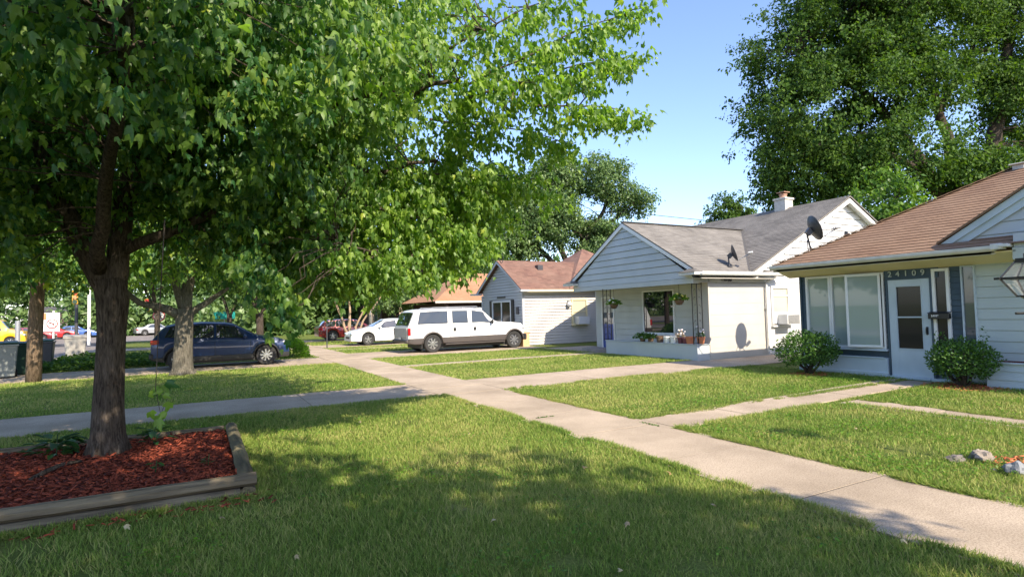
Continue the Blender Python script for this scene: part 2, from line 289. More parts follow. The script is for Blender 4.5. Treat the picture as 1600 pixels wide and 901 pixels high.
# ------------------------------------------------------------------ mesh building
class MB:
    def __init__(s): s.v = []; s.f = []; s.uv = {}
    def quad(s, a, b, c, d, uv=None):
        i = len(s.v); s.v += [tuple(a), tuple(b), tuple(c), tuple(d)]; s.f.append((i, i+1, i+2, i+3))
        if uv: s.uv[len(s.f)-1] = uv
    def poly(s, pts, uv=None):
        i = len(s.v); s.v += [tuple(p) for p in pts]; s.f.append(tuple(range(i, i+len(pts))))
        if uv: s.uv[len(s.f)-1] = uv
    def box(s, x0, x1, y0, y1, z0, z1):
        x0, x1 = sorted((x0, x1)); y0, y1 = sorted((y0, y1)); z0, z1 = sorted((z0, z1))
        i = len(s.v)
        s.v += [(x0,y0,z0),(x1,y0,z0),(x1,y1,z0),(x0,y1,z0),(x0,y0,z1),(x1,y0,z1),(x1,y1,z1),(x0,y1,z1)]
        s.f += [tuple(i+k for k in q) for q in ((0,3,2,1),(4,5,6,7),(0,1,5,4),(1,2,6,5),(2,3,7,6),(3,0,4,7))]
        return s
    def prism(s, poly, vec):
        """extrude a planar polygon (list of 3D pts) by vec"""
        n = len(poly); i = len(s.v); vec = Vector(vec)
        s.v += [tuple(p) for p in poly] + [tuple(Vector(p) + vec) for p in poly]
        s.f.append(tuple(range(i, i+n))); s.f.append(tuple(range(i+2*n-1, i+n-1, -1)))
        for k in range(n):
            j = (k+1) % n; s.f.append((i+j, i+k, i+n+k, i+n+j))
        return s
    def beam(s, a, b, w, h, up=(0,0,1)):
        a, b = Vector(a), Vector(b); d = (b-a).normalized(); side = d.cross(Vector(up)).normalized(); u = side.cross(d)
        p = [a + side*sx*w/2 + u*sz*h/2 for sx, sz in ((-1,-1),(1,-1),(1,1),(-1,1))]
        return s.prism(p, b-a)
    def tube(s, pts, rad, n=8, cap=True):
        pts = [Vector(p) for p in pts]; m = len(pts)
        if not hasattr(rad, '__len__'): rad = [rad]*m
        base = len(s.v); ref = Vector((0.31, 0.17, 0.93))
        for k, p in enumerate(pts):
            d = (pts[min(k+1, m-1)] - pts[max(k-1, 0)])
            d = d.normalized() if d.length > 1e-9 else Vector((0,0,1))
            a = d.cross(ref)
            if a.length < 0.05: a = d.cross(Vector((1,0,0)))
            a.normalize(); b = d.cross(a)
            for j in range(n):
                t = 2*math.pi*j/n; s.v.append(tuple(p + (a*math.cos(t) + b*math.sin(t))*rad[k]))
        for k in range(m-1):
            for j in range(n):
                j2 = (j+1) % n
                s.f.append((base+k*n+j, base+k*n+j2, base+(k+1)*n+j2, base+(k+1)*n+j))
        if cap:
            s.f.append(tuple(base+j for j in range(n))[::-1]); s.f.append(tuple(base+(m-1)*n+j for j in range(n)))
        return s
    def lathe(s, prof, c=(0,0,0), axis='z', n=24, closed=False):
        base = len(s.v); m = len(prof)
        for r, h in prof:
            for j in range(n):
                t = 2*math.pi*j/n; a, b = r*math.cos(t), r*math.sin(t)
                p = (a, b, h) if axis == 'z' else ((a, h, b) if axis == 'y' else (h, a, b))
                s.v.append((c[0]+p[0], c[1]+p[1], c[2]+p[2]))
        for k in range(m-1 if not closed else m):
            k2 = (k+1) % m
            for j in range(n):
                j2 = (j+1) % n; s.f.append((base+k*n+j, base+k*n+j2, base+k2*n+j2, base+k2*n+j))
        return s
    def ball(s, c, rx, ry=None, rz=None, n=10, jit=0.0, seed=0):
        ry = ry or rx; rz = rz or rx; base = len(s.v); c = Vector(c)
        for k in range(n+1):
            ph = math.pi*k/n
            for j in range(2*n):
                t = math.pi*j/n; d = Vector((math.sin(ph)*math.cos(t), math.sin(ph)*math.sin(t), math.cos(ph)))
                q = 1 + (jit*noise.noise(d*1.6 + Vector((seed, seed*2.3, 0))) + 0.4*jit*noise.noise(d*5+Vector((seed,0,3))) if jit else 0)
                s.v.append((c.x+d.x*rx*q, c.y+d.y*ry*q, c.z+d.z*rz*q))
        for k in range(n):
            for j in range(2*n):
                j2 = (j+1) % (2*n); s.f.append((base+k*2*n+j, base+(k+1)*2*n+j, base+(k+1)*2*n+j2, base+k*2*n+j2))
        return s
    def build(s, name, m, parent=None, smooth=False, bevel=0.0, sharp=None):
        me = bpy.data.meshes.new(name); me.from_pydata(s.v, [], s.f)
        if s.uv:
            ul = me.uv_layers.new(name='UVMap')
            for fi, uv in s.uv.items():
                p = me.polygons[fi]
                for k, li in enumerate(p.loop_indices): ul.data[li].uv = uv[k]
        bm = bmesh.new(); bm.from_mesh(me)
        bmesh.ops.remove_doubles(bm, verts=bm.verts, dist=1e-5) if not s.uv else None
        if bevel > 0:
            bmesh.ops.bevel(bm, geom=list(bm.edges), offset=bevel, segments=1, affect='EDGES', clamp_overlap=True)
        bmesh.ops.recalc_face_normals(bm, faces=bm.faces) if not s.uv else None
        bm.to_mesh(me); bm.free()
        me.materials.append(m)
        if smooth:
            me.shade_smooth()
            if sharp: me.set_sharp_from_angle(angle=R(sharp))
        o = bpy.data.objects.new(name, me); COL.objects.link(o)
        if parent: attach(o, parent)
        return o

def attach(o, parent):
    """keep world-built coordinates although the parent empty stands at the thing's base"""
    o.parent = parent
    p = parent
    off = Vector((0,0,0)); 
    while p is not None:
        if p.type == 'EMPTY': off += p.location
        p = p.parent
    if parent.type == 'EMPTY' and parent.get('built') == 'world': o.location = -off

def thing(name, label, cat, loc=(0,0,0), group=None, world=True, rotz=0):
    o = bpy.data.objects.new(name, None); COL.objects.link(o); o.location = loc; o.rotation_euler = (0,0,rotz)
    o.empty_display_size = 0.1
    o['label'] = label; o['category'] = cat
    if group: o['group'] = group
    if world: o['built'] = 'world'
    return o
def tag(o, label, cat, group=None):
    o['label'] = label; o['category'] = cat
    if group: o['group'] = group
    return o
def kind(o, k): o['kind'] = k; return o
def copy_tree(o, parent=None):
    c = o.copy(); COL.objects.link(c); c.parent = parent
    for ch in [x for x in bpy.data.objects if x.parent == o and x != c]: copy_tree(ch, c)
    return c

def courses(mb, O, U, V, N, poly, h, lip, holes=(), uoff=0.0, groove=0.0):
    """lapped boards / shingle rows on the convex polygon poly (u,v) of the plane O + uU + vV, each row proud of the next by lip"""
    O, U, V, N = Vector(O), Vector(U), Vector(V), Vector(N)
    v0 = min(p[1] for p in poly); v1 = max(p[1] for p in poly); gd = groove*1.4
    def span(v):
        xs = []
        n = len(poly)
        for i in range(n):
            a, b = poly[i], poly[(i+1) % n]
            if abs(a[1]-b[1]) < 1e-9:
                if abs(v-a[1]) < 1e-6: xs += [a[0], b[0]]
                continue
            t = (v-a[1])/(b[1]-a[1])
            if -1e-6 <= t <= 1+1e-6: xs.append(a[0]+t*(b[0]-a[0]))
        return (min(xs), max(xs)) if xs else (0, 0)
    br = {v0, v1}
    k = math.floor(v0/h)
    while k*h < v1:
        if k*h > v0: br.add(k*h)
        if groove and v0 < k*h+groove < v1: br.add(k*h+groove)
        k += 1
    for (a, b, c, d) in holes:
        for z in (c, d):
            if v0 < z < v1: br.add(z)
    for p in poly: br.add(p[1])
    br = sorted(br); br = [b for i, b in enumerate(br) if i == 0 or b-br[i-1] > 1e-5]
    for z0, z1 in zip(br[:-1], br[1:]):
        zm = (z0+z1)/2; row = math.floor(zm/h)*h
        f0 = lip*(1-(z0-row)/h); f1 = lip*(1-(z1-row)/h)
        ingr = groove and zm < row+groove and row > v0-1e-6
        if ingr: f0 = f1 = -gd
        sa, sb = span(z0+1e-7), span(z1-1e-7)
        cuts = sorted([(a, b) for (a, b, c, d) in holes if c < zm < d])
        segs = [(sa[0], sb[0])]; ends = []
        cur0, cur1 = sa[0], sb[0]
        out = []
        for a, b in cuts:
            if a > min(cur0, cur1): out.append((cur0, a, cur1, a))
            cur0 = cur1 = b
        if min(sa[1], sb[1]) >= min(cur0, cur1)-1e-6: out.append((cur0, max(sa[1], cur0), cur1, max(sb[1], cur1)))
        def P(u, v, f): return O + U*u + V*v + N*f
        for (a0, b0, a1, b1) in out:
            mb.quad(P(a0, z0, f0), P(b0, z0, f0), P(b1, z1, f1), P(a1, z1, f1), uv=[(a0+uoff, z0+.001), (b0+uoff, z0+.001), (b1+uoff, z1-.001), (a1+uoff, z1-.001)])
            if groove and not ingr and abs(z0-row-groove) < 1e-5:
                mb.quad(P(a0, z0, -gd), P(b0, z0, -gd), P(b0, z0, f0), P(a0, z0, f0), uv=[(a0+uoff, z0+.002)]*2+[(b0+uoff, z0+.002)]*2)
            if ingr:
                mb.quad(P(a0, z0, -gd), P(b0, z0, -gd), P(b0, z0, 0), P(a0, z0, 0), uv=[(a0+uoff, z0+.002)]*2+[(b0+uoff, z0+.002)]*2)
            elif abs(z0-row) < 1e-5 or z0 == v0:
                mb.quad(P(a0, z0, -0.004), P(b0, z0, -0.004), P(b0, z0, f0), P(a0, z0, f0), uv=[(a0+uoff, z0+.002)]*2+[(b0+uoff, z0+.002)]*2)

def leafmesh(name, P, T, Nn, size, tmpl, tris, m, parent=None, rand=None):
    """many leaves in one mesh: P base points, T tip directions, Nn normals"""
    P = np.asarray(P, float); T = np.asarray(T, float); Nn = np.asarray(Nn, float); size = np.asarray(size, float)
    T /= np.linalg.norm(T, axis=1, keepdims=True) + 1e-9
    Nn = Nn - T*np.sum(Nn*T, axis=1, keepdims=True); Nn /= np.linalg.norm(Nn, axis=1, keepdims=True) + 1e-9
    B = np.cross(T, Nn); n = len(P); k = len(tmpl)
    tm = np.asarray(tmpl, float)
    V = P[:, None, :] + size[:, None, None]*(B[:, None, :]*tm[None, :, 0, None] + T[:, None, :]*tm[None, :, 1, None] + Nn[:, None, :]*tm[None, :, 2, None])
    tr = np.asarray(tris, int); nf = len(tr); q = tr.shape[1]
    Fc = (np.arange(n)[:, None, None]*k + tr[None]).reshape(-1)
    me = bpy.data.meshes.new(name)
    me.vertices.add(n*k); me.vertices.foreach_set('co', V.astype(np.float32).reshape(-1))
    me.loops.add(len(Fc)); me.loops.foreach_set('vertex_index', Fc.astype(np.int32))
    me.polygons.add(n*nf); me.polygons.foreach_set('loop_start', np.arange(0, len(Fc), q, dtype=np.int32))
    me.update(calc_edges=True)
    r = RNG.random(n) if rand is None else rand
    uv = np.zeros((n, nf*q, 2), np.float32); uv[:, :, 0] = r[:, None]; uv[:, :, 1] = tm[tr.reshape(-1), 1][None]
    ul = me.uv_layers.new(name='UVMap'); ul.data.foreach_set('uv', uv.reshape(-1))
    me.materials.append(m)
    o = bpy.data.objects.new(name, me); COL.objects.link(o)
    if parent: attach(o, parent)
    return o

# leaf shapes: x across, y along from stalk to tip, z fold
MAPLE = [(0,0,0),(-.20,-.02,-.04),(-.30,.16,-.16),(-.38,.52,-.27),(-.17,.46,-.09),(-.12,.74,-.12),(0,1.06,-.26),(.12,.74,-.12),(.17,.46,-.09),(.38,.52,-.27),(.30,.16,-.16),(.20,-.02,-.04),(0,.38,.03)]
MAPLE_T = [(i, (i+1) % 12, 12) for i in range(12)]
OVAL = [(0,0,0),(-.30,.42,.06),(0,1,-.03),(.30,.42,.06)]
OVAL_T = [(0,1,2),(0,2,3)]
TWIG = [(-.5,0,0),(.5,0,0),(0,1,0)]

def nz3(p, s, o=0): return noise.noise(Vector((p[0]*s+o, p[1]*s+o*1.7, p[2]*s-o)))

def crown_clusters(lobes, n, shell=0.45, rough=0.25, seed=1, clip=None, gap=(0.9, -0.30)):
    rs = random.Random(seed); out = []
    w = [r[0]*r[1]+r[1]*r[2]+r[0]*r[2] for c, r in lobes]
    while len(out) < n:
        c, r = rs.choices(lobes, w)[0]
        d = Vector((rs.gauss(0,1), rs.gauss(0,1), rs.gauss(0,1))).normalized()
        q = 1 - shell*rs.random()**1.3
        q *= 1 + rough*noise.noise(d*2.2 + Vector((seed, c[0], c[1]))) + rough*0.6*noise.noise(d*6 + Vector((c[2], seed, 0)))
        p = Vector((c[0]+d.x*r[0]*q, c[1]+d.y*r[1]*q, c[2]+d.z*r[2]*q))
        if clip and not clip(p): continue
        if nz3(p, gap[0], seed) < gap[1]: continue
        out.append((p, Vector((d.x*r[1]*r[2], d.y*r[0]*r[2], d.z*r[0]*r[1])).normalized()))
    return out

def leaves_on(clusters, per, spread, size, droop=0.6, seed=1, jitter=0.3, hang=0.0):
    """leaf bases spread along a short twig at each cluster; tips point out and down"""
    rng = np.random.default_rng(seed); n = len(clusters)
    C = np.array([c[0] for c in clusters]); D = np.array([c[1] for c in clusters])
    C = np.repeat(C, per, 0); D = np.repeat(D, per, 0); N = len(C)
    ax = np.repeat(rng.normal(size=(n,3))*[1,1,.45], per, 0) + D*0.9; ax[:, 2] -= hang
    ax /= np.linalg.norm(ax, axis=1, keepdims=True)
    s = rng.uniform(-1, 1, N)
    P = C + ax*(s*spread)[:, None] + rng.normal(size=(N,3))*spread*jitter
    T = rng.normal(size=(N,3))*0.75 + D*0.5; T[:, 2] -= droop*1.6
    Nn = rng.normal(size=(N,3))*0.8 + D*0.7; Nn[:, 2] += 0.55
    S = size*rng.uniform(0.45, 1.35, N)
    return P, T, Nn, S

def curve_pts(a, b, sag=0.0, wob=0.1, n=6, seed=0):
    a, b = Vector(a), Vector(b); L = (b-a).length; out = []
    for i in range(n+1):
        t = i/n; p = a.lerp(b, t); p.z += sag*4*t*(1-t)
        w = wob*L*math.sin(math.pi*t)
        p += Vector((nz3((t*3, seed, 1), 1.0, 3), nz3((t*3, seed, 5), 1.0, 7), 0.5*nz3((t*3, seed, 9), 1.0, 1)))*w
        out.append(p)
    return out

def branches(mb, clusters, nodes, r0, seed=0, frac=1.0):
    """thin limbs from the nearest heavy-limb node out to the clusters"""
    rs = random.Random(seed)
    for i, (p, d) in enumerate(clusters):
        if rs.random() > frac: continue
        q = min(nodes, key=lambda k: (k-p).length + (2.0 if k.z > p.z+0.6 else 0))
        L = (p-q).length
        mb.tube(curve_pts(q, p, 0.06*L, 0.22, 5, i), [r0*(1-0.85*t/5) for t in range(6)], 5, cap=False)

# ================================================================== SETTING
mb = MB(); mb.quad((-500,-300,-0.13),(500,-300,-0.13),(500,900,-0.13),(-500,900,-0.13))
kind(mb.build('ground', M['soil']), 'structure')
SW0, SW1 = 4.16, 5.58          # sidewalk between x=4.16 and 5.58
KX = -5.45                     # kerb line

JOINT = MB()
def slabs(mb, x0, x1, y0, y1, step, along, z=0.014, gap=0.006, th=0.12):
    JOINT.box(x0+.01, x1-.01, y0+.01, y1-.01, z-th+.01, z-.0032)
    a, b = (x0, x1) if along == 'x' else (y0, y1)
    n = max(1, round((b-a)/step)); s = (b-a)/n
    for i in range(n):
        dz = random.uniform(-0.002, 0.003)
        if along == 'x': mb.box(a+i*s+gap, a+(i+1)*s-gap, y0, y1, z-th, z+dz)
        else: mb.box(x0, x1, a+i*s+gap, a+(i+1)*s-gap, z-th, z+dz)

mb = MB()
slabs(mb, SW0, SW1, -7.5, 10.62, 1.52, 'y'); slabs(mb, SW0, SW1, 10.63, 12.72, 1.05, 'y'); slabs(mb, SW0, SW1, 12.73, 80, 1.55, 'y')
kind(mb.build('sidewalk', M['concrete'], bevel=0.002), 'structure')
mb = MB()
slabs(mb, KX+0.15, SW0-0.012, 10.62, 12.74, 2.3, 'x'); slabs(mb, SW1+0.012, 13.04, 10.56, 12.70, 2.5, 'x'); slabs(mb, 13.05, 21, 10.56, 12.36, 2.4, 'x')
kind(mb.build('driveway', M['concrete'], bevel=0.002), 'structure')
mb = MB()
slabs(mb, KX+0.15, SW0-0.012, 20.45, 23.6, 2.4, 'x'); slabs(mb, SW1+0.012, 13.46, 21.5, 25.0, 2.5, 'x')
kind(mb.build('driveway', M['concrete'], bevel=0.002), 'structure')
mb = MB()
slabs(mb, KX+0.15, SW0-0.012, 31, 34, 2.4, 'x'); slabs(mb, SW1+0.012, 14, 30.6, 33.6, 2.5, 'x')
kind(mb.build('driveway', M['concrete'], bevel=0.002), 'structure')
mb = MB()
slabs(mb, KX+0.15, SW0-0.012, 38.5, 41.5, 2.4, 'x'); slabs(mb, SW1+0.012, 16, 38.6, 41.8, 2.5, 'x')
kind(mb.build('driveway', M['concrete'], bevel=0.002), 'structure')
mb = MB()
slabs(mb, SW1+0.012, 12.96, 17.12, 17.60, 1.2, 'x'); slabs(mb, 12.97, 15.4, 17.12, 21.1, 1.2, 'x'); slabs(mb, SW1+0.012, 13.3, 28.2, 28.7, 1.2, 'x')
kind(mb.build('front_path', M['concrete'], bevel=0.002), 'structure')
mb = MB()
# path to the near house: slightly askew slabs
xs = [SW1+0.012, 7.1, 8.6, 9.95, 11.35, 12.72]
for i in range(5):
    a, b = xs[i]+0.008, xs[i+1]-0.008
    ya0, ya1 = 5.68+0.065*i, 5.68+0.065*(i+1); w = 0.78 + 0.015*i
    mb.prism([(a, ya0, -0.1), (b, ya1, -0.1), (b, ya1+w, -0.1), (a, ya0+w, -0.1)], (0, 0, 0.113+0.003*(i % 2)))
for i in range(7):
    y1 = 5.66-1.3*i; y0 = y1-1.285
    xo = 0.035*(i); mb.prism([(9.0-xo, y0, -0.1), (9.62-xo, y0, -0.1), (9.66-xo, y1, -0.1), (9.04-xo, y1, -0.1)], (0, 0, 0.112))
kind(mb.build('house_path', M['concrete'], bevel=0.005), 'structure')

kind(JOINT.build('joint_sand', mat('joint_dirt', (0.10, 0.085, 0.06), (0.06, 0.05, 0.04), 9, 0.95)), 'structure')
lawn_rects = [(KX+0.13, SW0, -7.5, 10.60), (KX+0.13, SW0, 12.76, 20.43), (KX+0.13, SW0, 23.62, 30.98), (KX+0.13, SW0, 34.02, 38.48), (KX+0.13, SW0, 41.52, 56),
              (SW1, 40, -7.5, 10.54), (SW1, 13.3, 12.72, 17.10), (SW1, 15.5, 17.62, 21.48), (SW1, 16, 25.02, 30.58), (SW1, 18, 33.62, 38.58), (SW1, 18, 41.82, 56)]
mb = MB()
for (a, b, c, d) in lawn_rects: mb.box(a+0.004, b-0.004, c, d, -0.12, 0.0)
mb.box(13.5, 60, 12.37, 56, -0.125, -0.004); mb.box(21.05, 60, -7.5, 12.36, -0.125, -0.008)
lawn = kind(mb.build('lawn', M['soil']), 'structure')
mb = MB(); mb.box(KX-0.02, KX+0.13, -7.5, 53, -0.125, 0.012); mb.box(KX-9.0, KX-8.85, -7.5, 53, -0.125, 0.012)
kind(mb.build('kerb', M['kerb'], bevel=0.015), 'structure')
mb = MB(); mb.quad((KX-8.85,-7.5,-0.112),(KX-0.02,-7.5,-0.112),(KX-0.02,53.4,-0.112),(KX-8.85,53.4,-0.112)); kind(mb.build('street', M['asphalt']), 'structure')
mb = MB(); mb.quad((-80,53.4,-0.108),(4.1,53.4,-0.108),(4.1,61,-0.108),(-80,61,-0.108))
kind(mb.build('cross_street', M['dark_asphalt']), 'structure')
mb = MB(); mb.quad((-80,61.01,-0.106),(4.1,61.01,-0.106),(4.1,97,-0.106),(-80,97,-0.106))
kind(mb.build('far_road', M['asphalt']), 'structure')
# painted line on the street
mb = MB()
for i in range(10): mb.quad((KX-4.5, -4+6*i, -0.106), (KX-4.38, -4+6*i, -0.106), (KX-4.38, -1+6*i, -0.106), (KX-4.5, -1+6*i, -0.106))
kind(mb.build('road_marking', M['signwhite']), 'structure')

# ------------------------------------------------------------------ grass blades
BED = (-3.2, 0.46, 5.72, 8.92)
holes_grass = [BED, (9.35-.35, 9.66, -7, 5.7), (SW1, 12.9, 5.66, 6.75)]
circles = [((12.28, 8.33), 0.42), ((12.45, 5.35), 0.62), ((7.25, 2.35), 0.55)]
def grass_zone(x0, x1, y0, y1, dens, hmin, hmax, wid, overhang=0.0):
    A = (x1-x0)*(y1-y0); n = int(A*dens)
    x = RNG.uniform(x0, x1, n); y = RNG.uniform(y0, y1, n)
    ok = np.ones(n, bool)
    for (a, b, c, d) in holes_grass: ok &= ~((x > a+0.02) & (x < b-0.02) & (y > c+0.03) & (y < d-0.03))
    for (c, r) in circles: ok &= ((x-c[0])**2 + (y-c[1])**2) > r*r*RNG.uniform(0.6, 1.15, n)
    # inside the picture only
    dx, dy = x, y
    dep = dx*math.sin(yaw) + dy*math.cos(yaw); lat = dx*math.cos(yaw) - dy*math.sin(yaw)
    ok &= (dep > 1.8) & (np.abs(lat) < dep*0.98+0.6)
    x, y = x[ok], y[ok]
    # thin patches
    keep = np.ones(len(x), bool)
    nzv = np.array([noise.noise(Vector((a*1.3, b*1.3, 4.0))) for a, b in zip(x, y)])
    keep &= RNG.random(len(x)) < np.clip(1.0 - (nzv-0.22)*2.2, 0.25, 1)
    bare = np.exp(-(((x-2.05)/0.16)**2 + ((y-3.10)/0.12)**2)) + np.exp(-(((x-2.70)/0.22)**2+((y-2.62)/0.12)**2)) + .8*np.exp(-(((x-.6)/0.5)**2+((y-5.45)/0.12)**2))
    keep &= RNG.random(len(x)) > np.clip(bare*1.2, 0, .93)
    x, y, nzv = x[keep], y[keep], nzv[keep]
    n = len(x); h = RNG.uniform(hmin, hmax, n)*(1+0.35*nzv)
    P = np.stack([x, y, np.full(n, -0.004)], 1)
    T = RNG.normal(size=(n,3))*[0.42,0.42,0]; T[:, 2] = 1
    Nn = RNG.normal(size=(n,3))*[1,1,0.1]
    return P, T, Nn, h, np.full(n, wid)
BL = [(-.5,0,0),(.5,0,0),(.36,.55,.10),(-.36,.55,.10),(0,1,.34)]
def blades(zones, name):
    Ps, Ts, Ns, Hs, Ws = [np.concatenate(a) for a in zip(*zones)]
    T = Ts/np.linalg.norm(Ts, axis=1, keepdims=True); Nn = Ns - T*np.sum(Ns*T, axis=1, keepdims=True); Nn /= np.linalg.norm(Nn, axis=1, keepdims=True)
    B = np.cross(T, Nn); n = len(Ps)
    tm = np.array([(-.5,0,0),(.5,0,0),(.40,.6,.10),(-.40,.6,.10),(0,1,.34)])
    V = Ps[:, None] + B[:, None]*(tm[None, :, 0, None]*Ws[:, None, None]) + T[:, None]*(tm[None, :, 1, None]*Hs[:, None, None]) + Nn[:, None]*(tm[None, :, 2, None]*Hs[:, None, None])
    tr = np.array([(0,1,2),(0,2,3),(3,2,4)])
    me = bpy.data.meshes.new(name); Fc = (np.arange(n)[:, None, None]*5 + tr[None]).reshape(-1)
    me.vertices.add(n*5); me.vertices.foreach_set('co', V.astype(np.float32).reshape(-1))
    me.loops.add(len(Fc)); me.loops.foreach_set('vertex_index', Fc.astype(np.int32))
    me.polygons.add(n*3); me.polygons.foreach_set('loop_start', np.arange(0, len(Fc), 3, dtype=np.int32))
    me.update(calc_edges=True)
    uv = np.zeros((n, 9, 2), np.float32); _r = RNG.random(n); _r[RNG.random(n) > .94] = 1.3; uv[:, :, 0] = _r[:, None]
    ul = me.uv_layers.new(name='UVMap'); ul.data.foreach_set('uv', uv.reshape(-1)); me.materials.append(M['blade'])
    o = bpy.data.objects.new(name, me); COL.objects.link(o); return o
zones = [grass_zone(-0.6, 4.22, 1.5, 4.6, 5200, 0.035, 0.075, 0.0042), grass_zone(-2.4, 4.20, 4.6, 7.4, 3400, 0.035, 0.075, 0.0055),
         grass_zone(-4.0, 4.20, 7.4, 10.63, 2300, 0.035, 0.07, 0.0075), grass_zone(-5.3, 4.18, 12.72, 20.48, 800, 0.03, 0.06, 0.014),
         grass_zone(5.50, 9.1, 1.6, 5.72, 3200, 0.03, 0.07, 0.0065), grass_zone(9.6, 13.1, 1.8, 5.95, 2000, 0.03, 0.07, 0.009),
         grass_zone(5.50, 13.1, 6.42, 10.60, 1700, 0.03, 0.065, 0.009), grass_zone(5.54, 13.1, 12.66, 17.14, 800, 0.03, 0.06, 0.014),
         grass_zone(5.54, 13.2, 17.58, 21.52, 600, 0.03, 0.06, 0.018), grass_zone(5.54, 13.2, 25, 30.6, 260, 0.03, 0.06, 0.026),
         grass_zone(-5.3, 4.2, 23.6, 31, 260, 0.03, 0.06, 0.026), grass_zone(5.54, 13, 33.6, 38.6, 120, 0.03, 0.07, 0.04)]
# tufts leaning over the walk edges
def edge(x0, x1, y0, y1, n, lean, hh=0.085, w=0.006):
    x = RNG.uniform(x0, x1, n) if x1 > x0 else np.full(n, x0); y = RNG.uniform(y0, y1, n) if y1 > y0 else np.full(n, y0)
    k = np.array([noise.noise(Vector((a*1.1, b*1.1, 9))) + 0.5*noise.noise(Vector((a*4, b*4, 2))) for a, b in zip(x, y)]); ok = k > -0.25; x, y, k = x[ok], y[ok], k[ok]; n = len(x)
    off = RNG.random(n)**1.5*(0.03+0.10*np.clip(k+0.25, 0, 1))
    P = np.stack([x + np.sign(lean[0])*off*abs(lean[0]), y + np.sign(lean[1])*off*abs(lean[1]), np.full(n, 0.0)], 1)
    T = RNG.normal(size=(n,3))*[0.5,0.5,0.1] + np.array([lean[0]*0.55, lean[1]*0.55, 0.75]); Nn = RNG.normal(size=(n,3))
    return P, T, Nn, RNG.uniform(0.4, 1, n)*hh, np.full(n, w)
zones += [edge(SW0-.02, SW0+.02, 1.5, 10.6, 16000, (1,0)), edge(SW1-.02, SW1+.02, 1.2, 5.7, 9000, (-1,0), 0.09), edge(SW1-.02, SW1+.02, 6.5, 10.5, 5000, (-1,0)),
          edge(5.6, 12.7, 5.66, 5.72, 6000, (0,1)), edge(5.6, 12.7, 6.46, 6.6, 7000, (0,-1)), edge(9.0, 9.05, 1.8, 5.6, 3500, (1,0)), edge(9.6, 9.66, 1.8, 5.6, 4500, (-1,0)),
          edge(-4, 4.1, 10.60, 10.62, 5000, (0,1), 0.07, 0.008), edge(-5, 4.1, 12.74, 12.78, 4000, (0,-1), 0.06, 0.01), edge(5.6, 13, 10.53, 10.56, 7000, (0,1), 0.08, 0.009),
          edge(-3, 0.45, 5.70, 5.74, 5000, (0,-1), 0.09), edge(0.46, 0.50, 5.7, 8.9, 3500, (1,0), 0.09), edge(5.6, 13, 12.7, 12.75, 4000, (0,-1), 0.06, 0.012)]
grass = kind(blades(zones, 'grass'), 'stuff'); tag(grass, 'mown green lawn grass with thin yellowish patches', 'grass')

# ================================================================== HOUSES
def window(parent, x, y0, y1, z0, z1, pane, face='x-', fw=0.05, mid=None, sill=True, trim='whitetrim', depth=0.06, mull=None):
    """window facing -x (face x-) at plane x, or facing -y (face y-) at plane x used as y; y0,y1 the horizontal span"""
    f = MB(); p = MB()
    def bx(m, a, b, c, d, e0, e1):      # a,b out-of-wall offsets; c,d along; e0,e1 heights
        if face == 'x-': m.box(x-b, x-a, c, d, e0, e1)
        else: m.box(c, d, x-b, x-a, e0, e1)
    bx(f, -0.02, depth, y0, y0+fw, z0, z1); bx(f, -0.02, depth, y1-fw, y1, z0, z1)
    bx(f, -0.02, depth-0.003, y0+fw, y1-fw, z1-fw, z1); bx(f, -0.02, depth-0.003, y0+fw, y1-fw, z0, z0+fw)
    if mid: bx(f, -0.02, depth-0.012, y0+fw, y1-fw, mid-0.02, mid+0.02)
    if mull:
        for q in mull: bx(f, -0.02, depth-0.01, q-0.025, q+0.025, z0+fw, z1-fw)
    o = f.build('window', M[trim], parent, bevel=0.004)
    bx(p, -0.03, 0.012, y0+fw*0.6, y1-fw*0.6, z0+fw*0.6, z1-fw*0.6)
    p.build('pane', M[pane], o)
    if sill:
        s = MB(); bx(s, -0.01, depth+0.05, y0-0.04, y1+0.04, z0-0.045, z0-0.001); s.build('sill', M[trim], o, bevel=0.004)
    return o

def gable_bargeboards(mb, x, ya, yb, yc, zlow, zap, w=0.14, t=0.03, axis='x'):
    for (p, q) in (((ya, zlow), (yc, zap)), ((yb, zlow), (yc, zap))):
        d = Vector((0, q[0]-p[0], q[1]-p[1])).normalized(); nrm = Vector((0, -d.z, d.y)); 
        if nrm.z > 0: nrm = -nrm
        a = Vector((x, p[0], p[1])); b = Vector((x, q[0], q[1]))
        pts = [a, b, b + Vector((0,0,-1))*w/abs(nrm.z), a + nrm*w]
        mb.prism(pts, (-t, 0, 0))

# ---------------------------------------------------------------- near house (number 24109)
H1 = thing('house', 'house numbered 24109 with brown shingle roof and slate blue front around a white storm door', 'house', (13.1, 6, 0))
w = MB()
w.box(13.16, 21.2, -6, 8.96, -0.1, 2.3)
WX = 13.1; Ux, Vx, Nx = (0,1,0), (0,0,1), (-1,0,0)
w.build('house_body', M['palewall'], H1)
s = MB(); courses(s, (WX, 0, 0), Ux, Vx, Nx, [(5.60, 0.0), (9.0, 0.0), (9.0, 2.30), (5.60, 2.30)], 0.115, 0.012, groove=.010,
                  holes=[(7.04, 8.86, 0.60, 2.30), (6.13, 6.96, -1, 2.09), (5.80, 6.12, 0.5, 2.30), (7.0, 9.1, -1, 0.42)])
s.box(13.08, 13.11, 6.09, 6.13, 0, 2.3); s.box(13.08, 13.11, 6.96, 7.0, 0, 2.3)
s.box(13.06, 13.6, 8.985, 9.03, 0, 2.3); s.box(13.075, 13.1, 5.99, 7.02, 2.085, 2.3)
s.build('wall', M['darkblue'], H1)
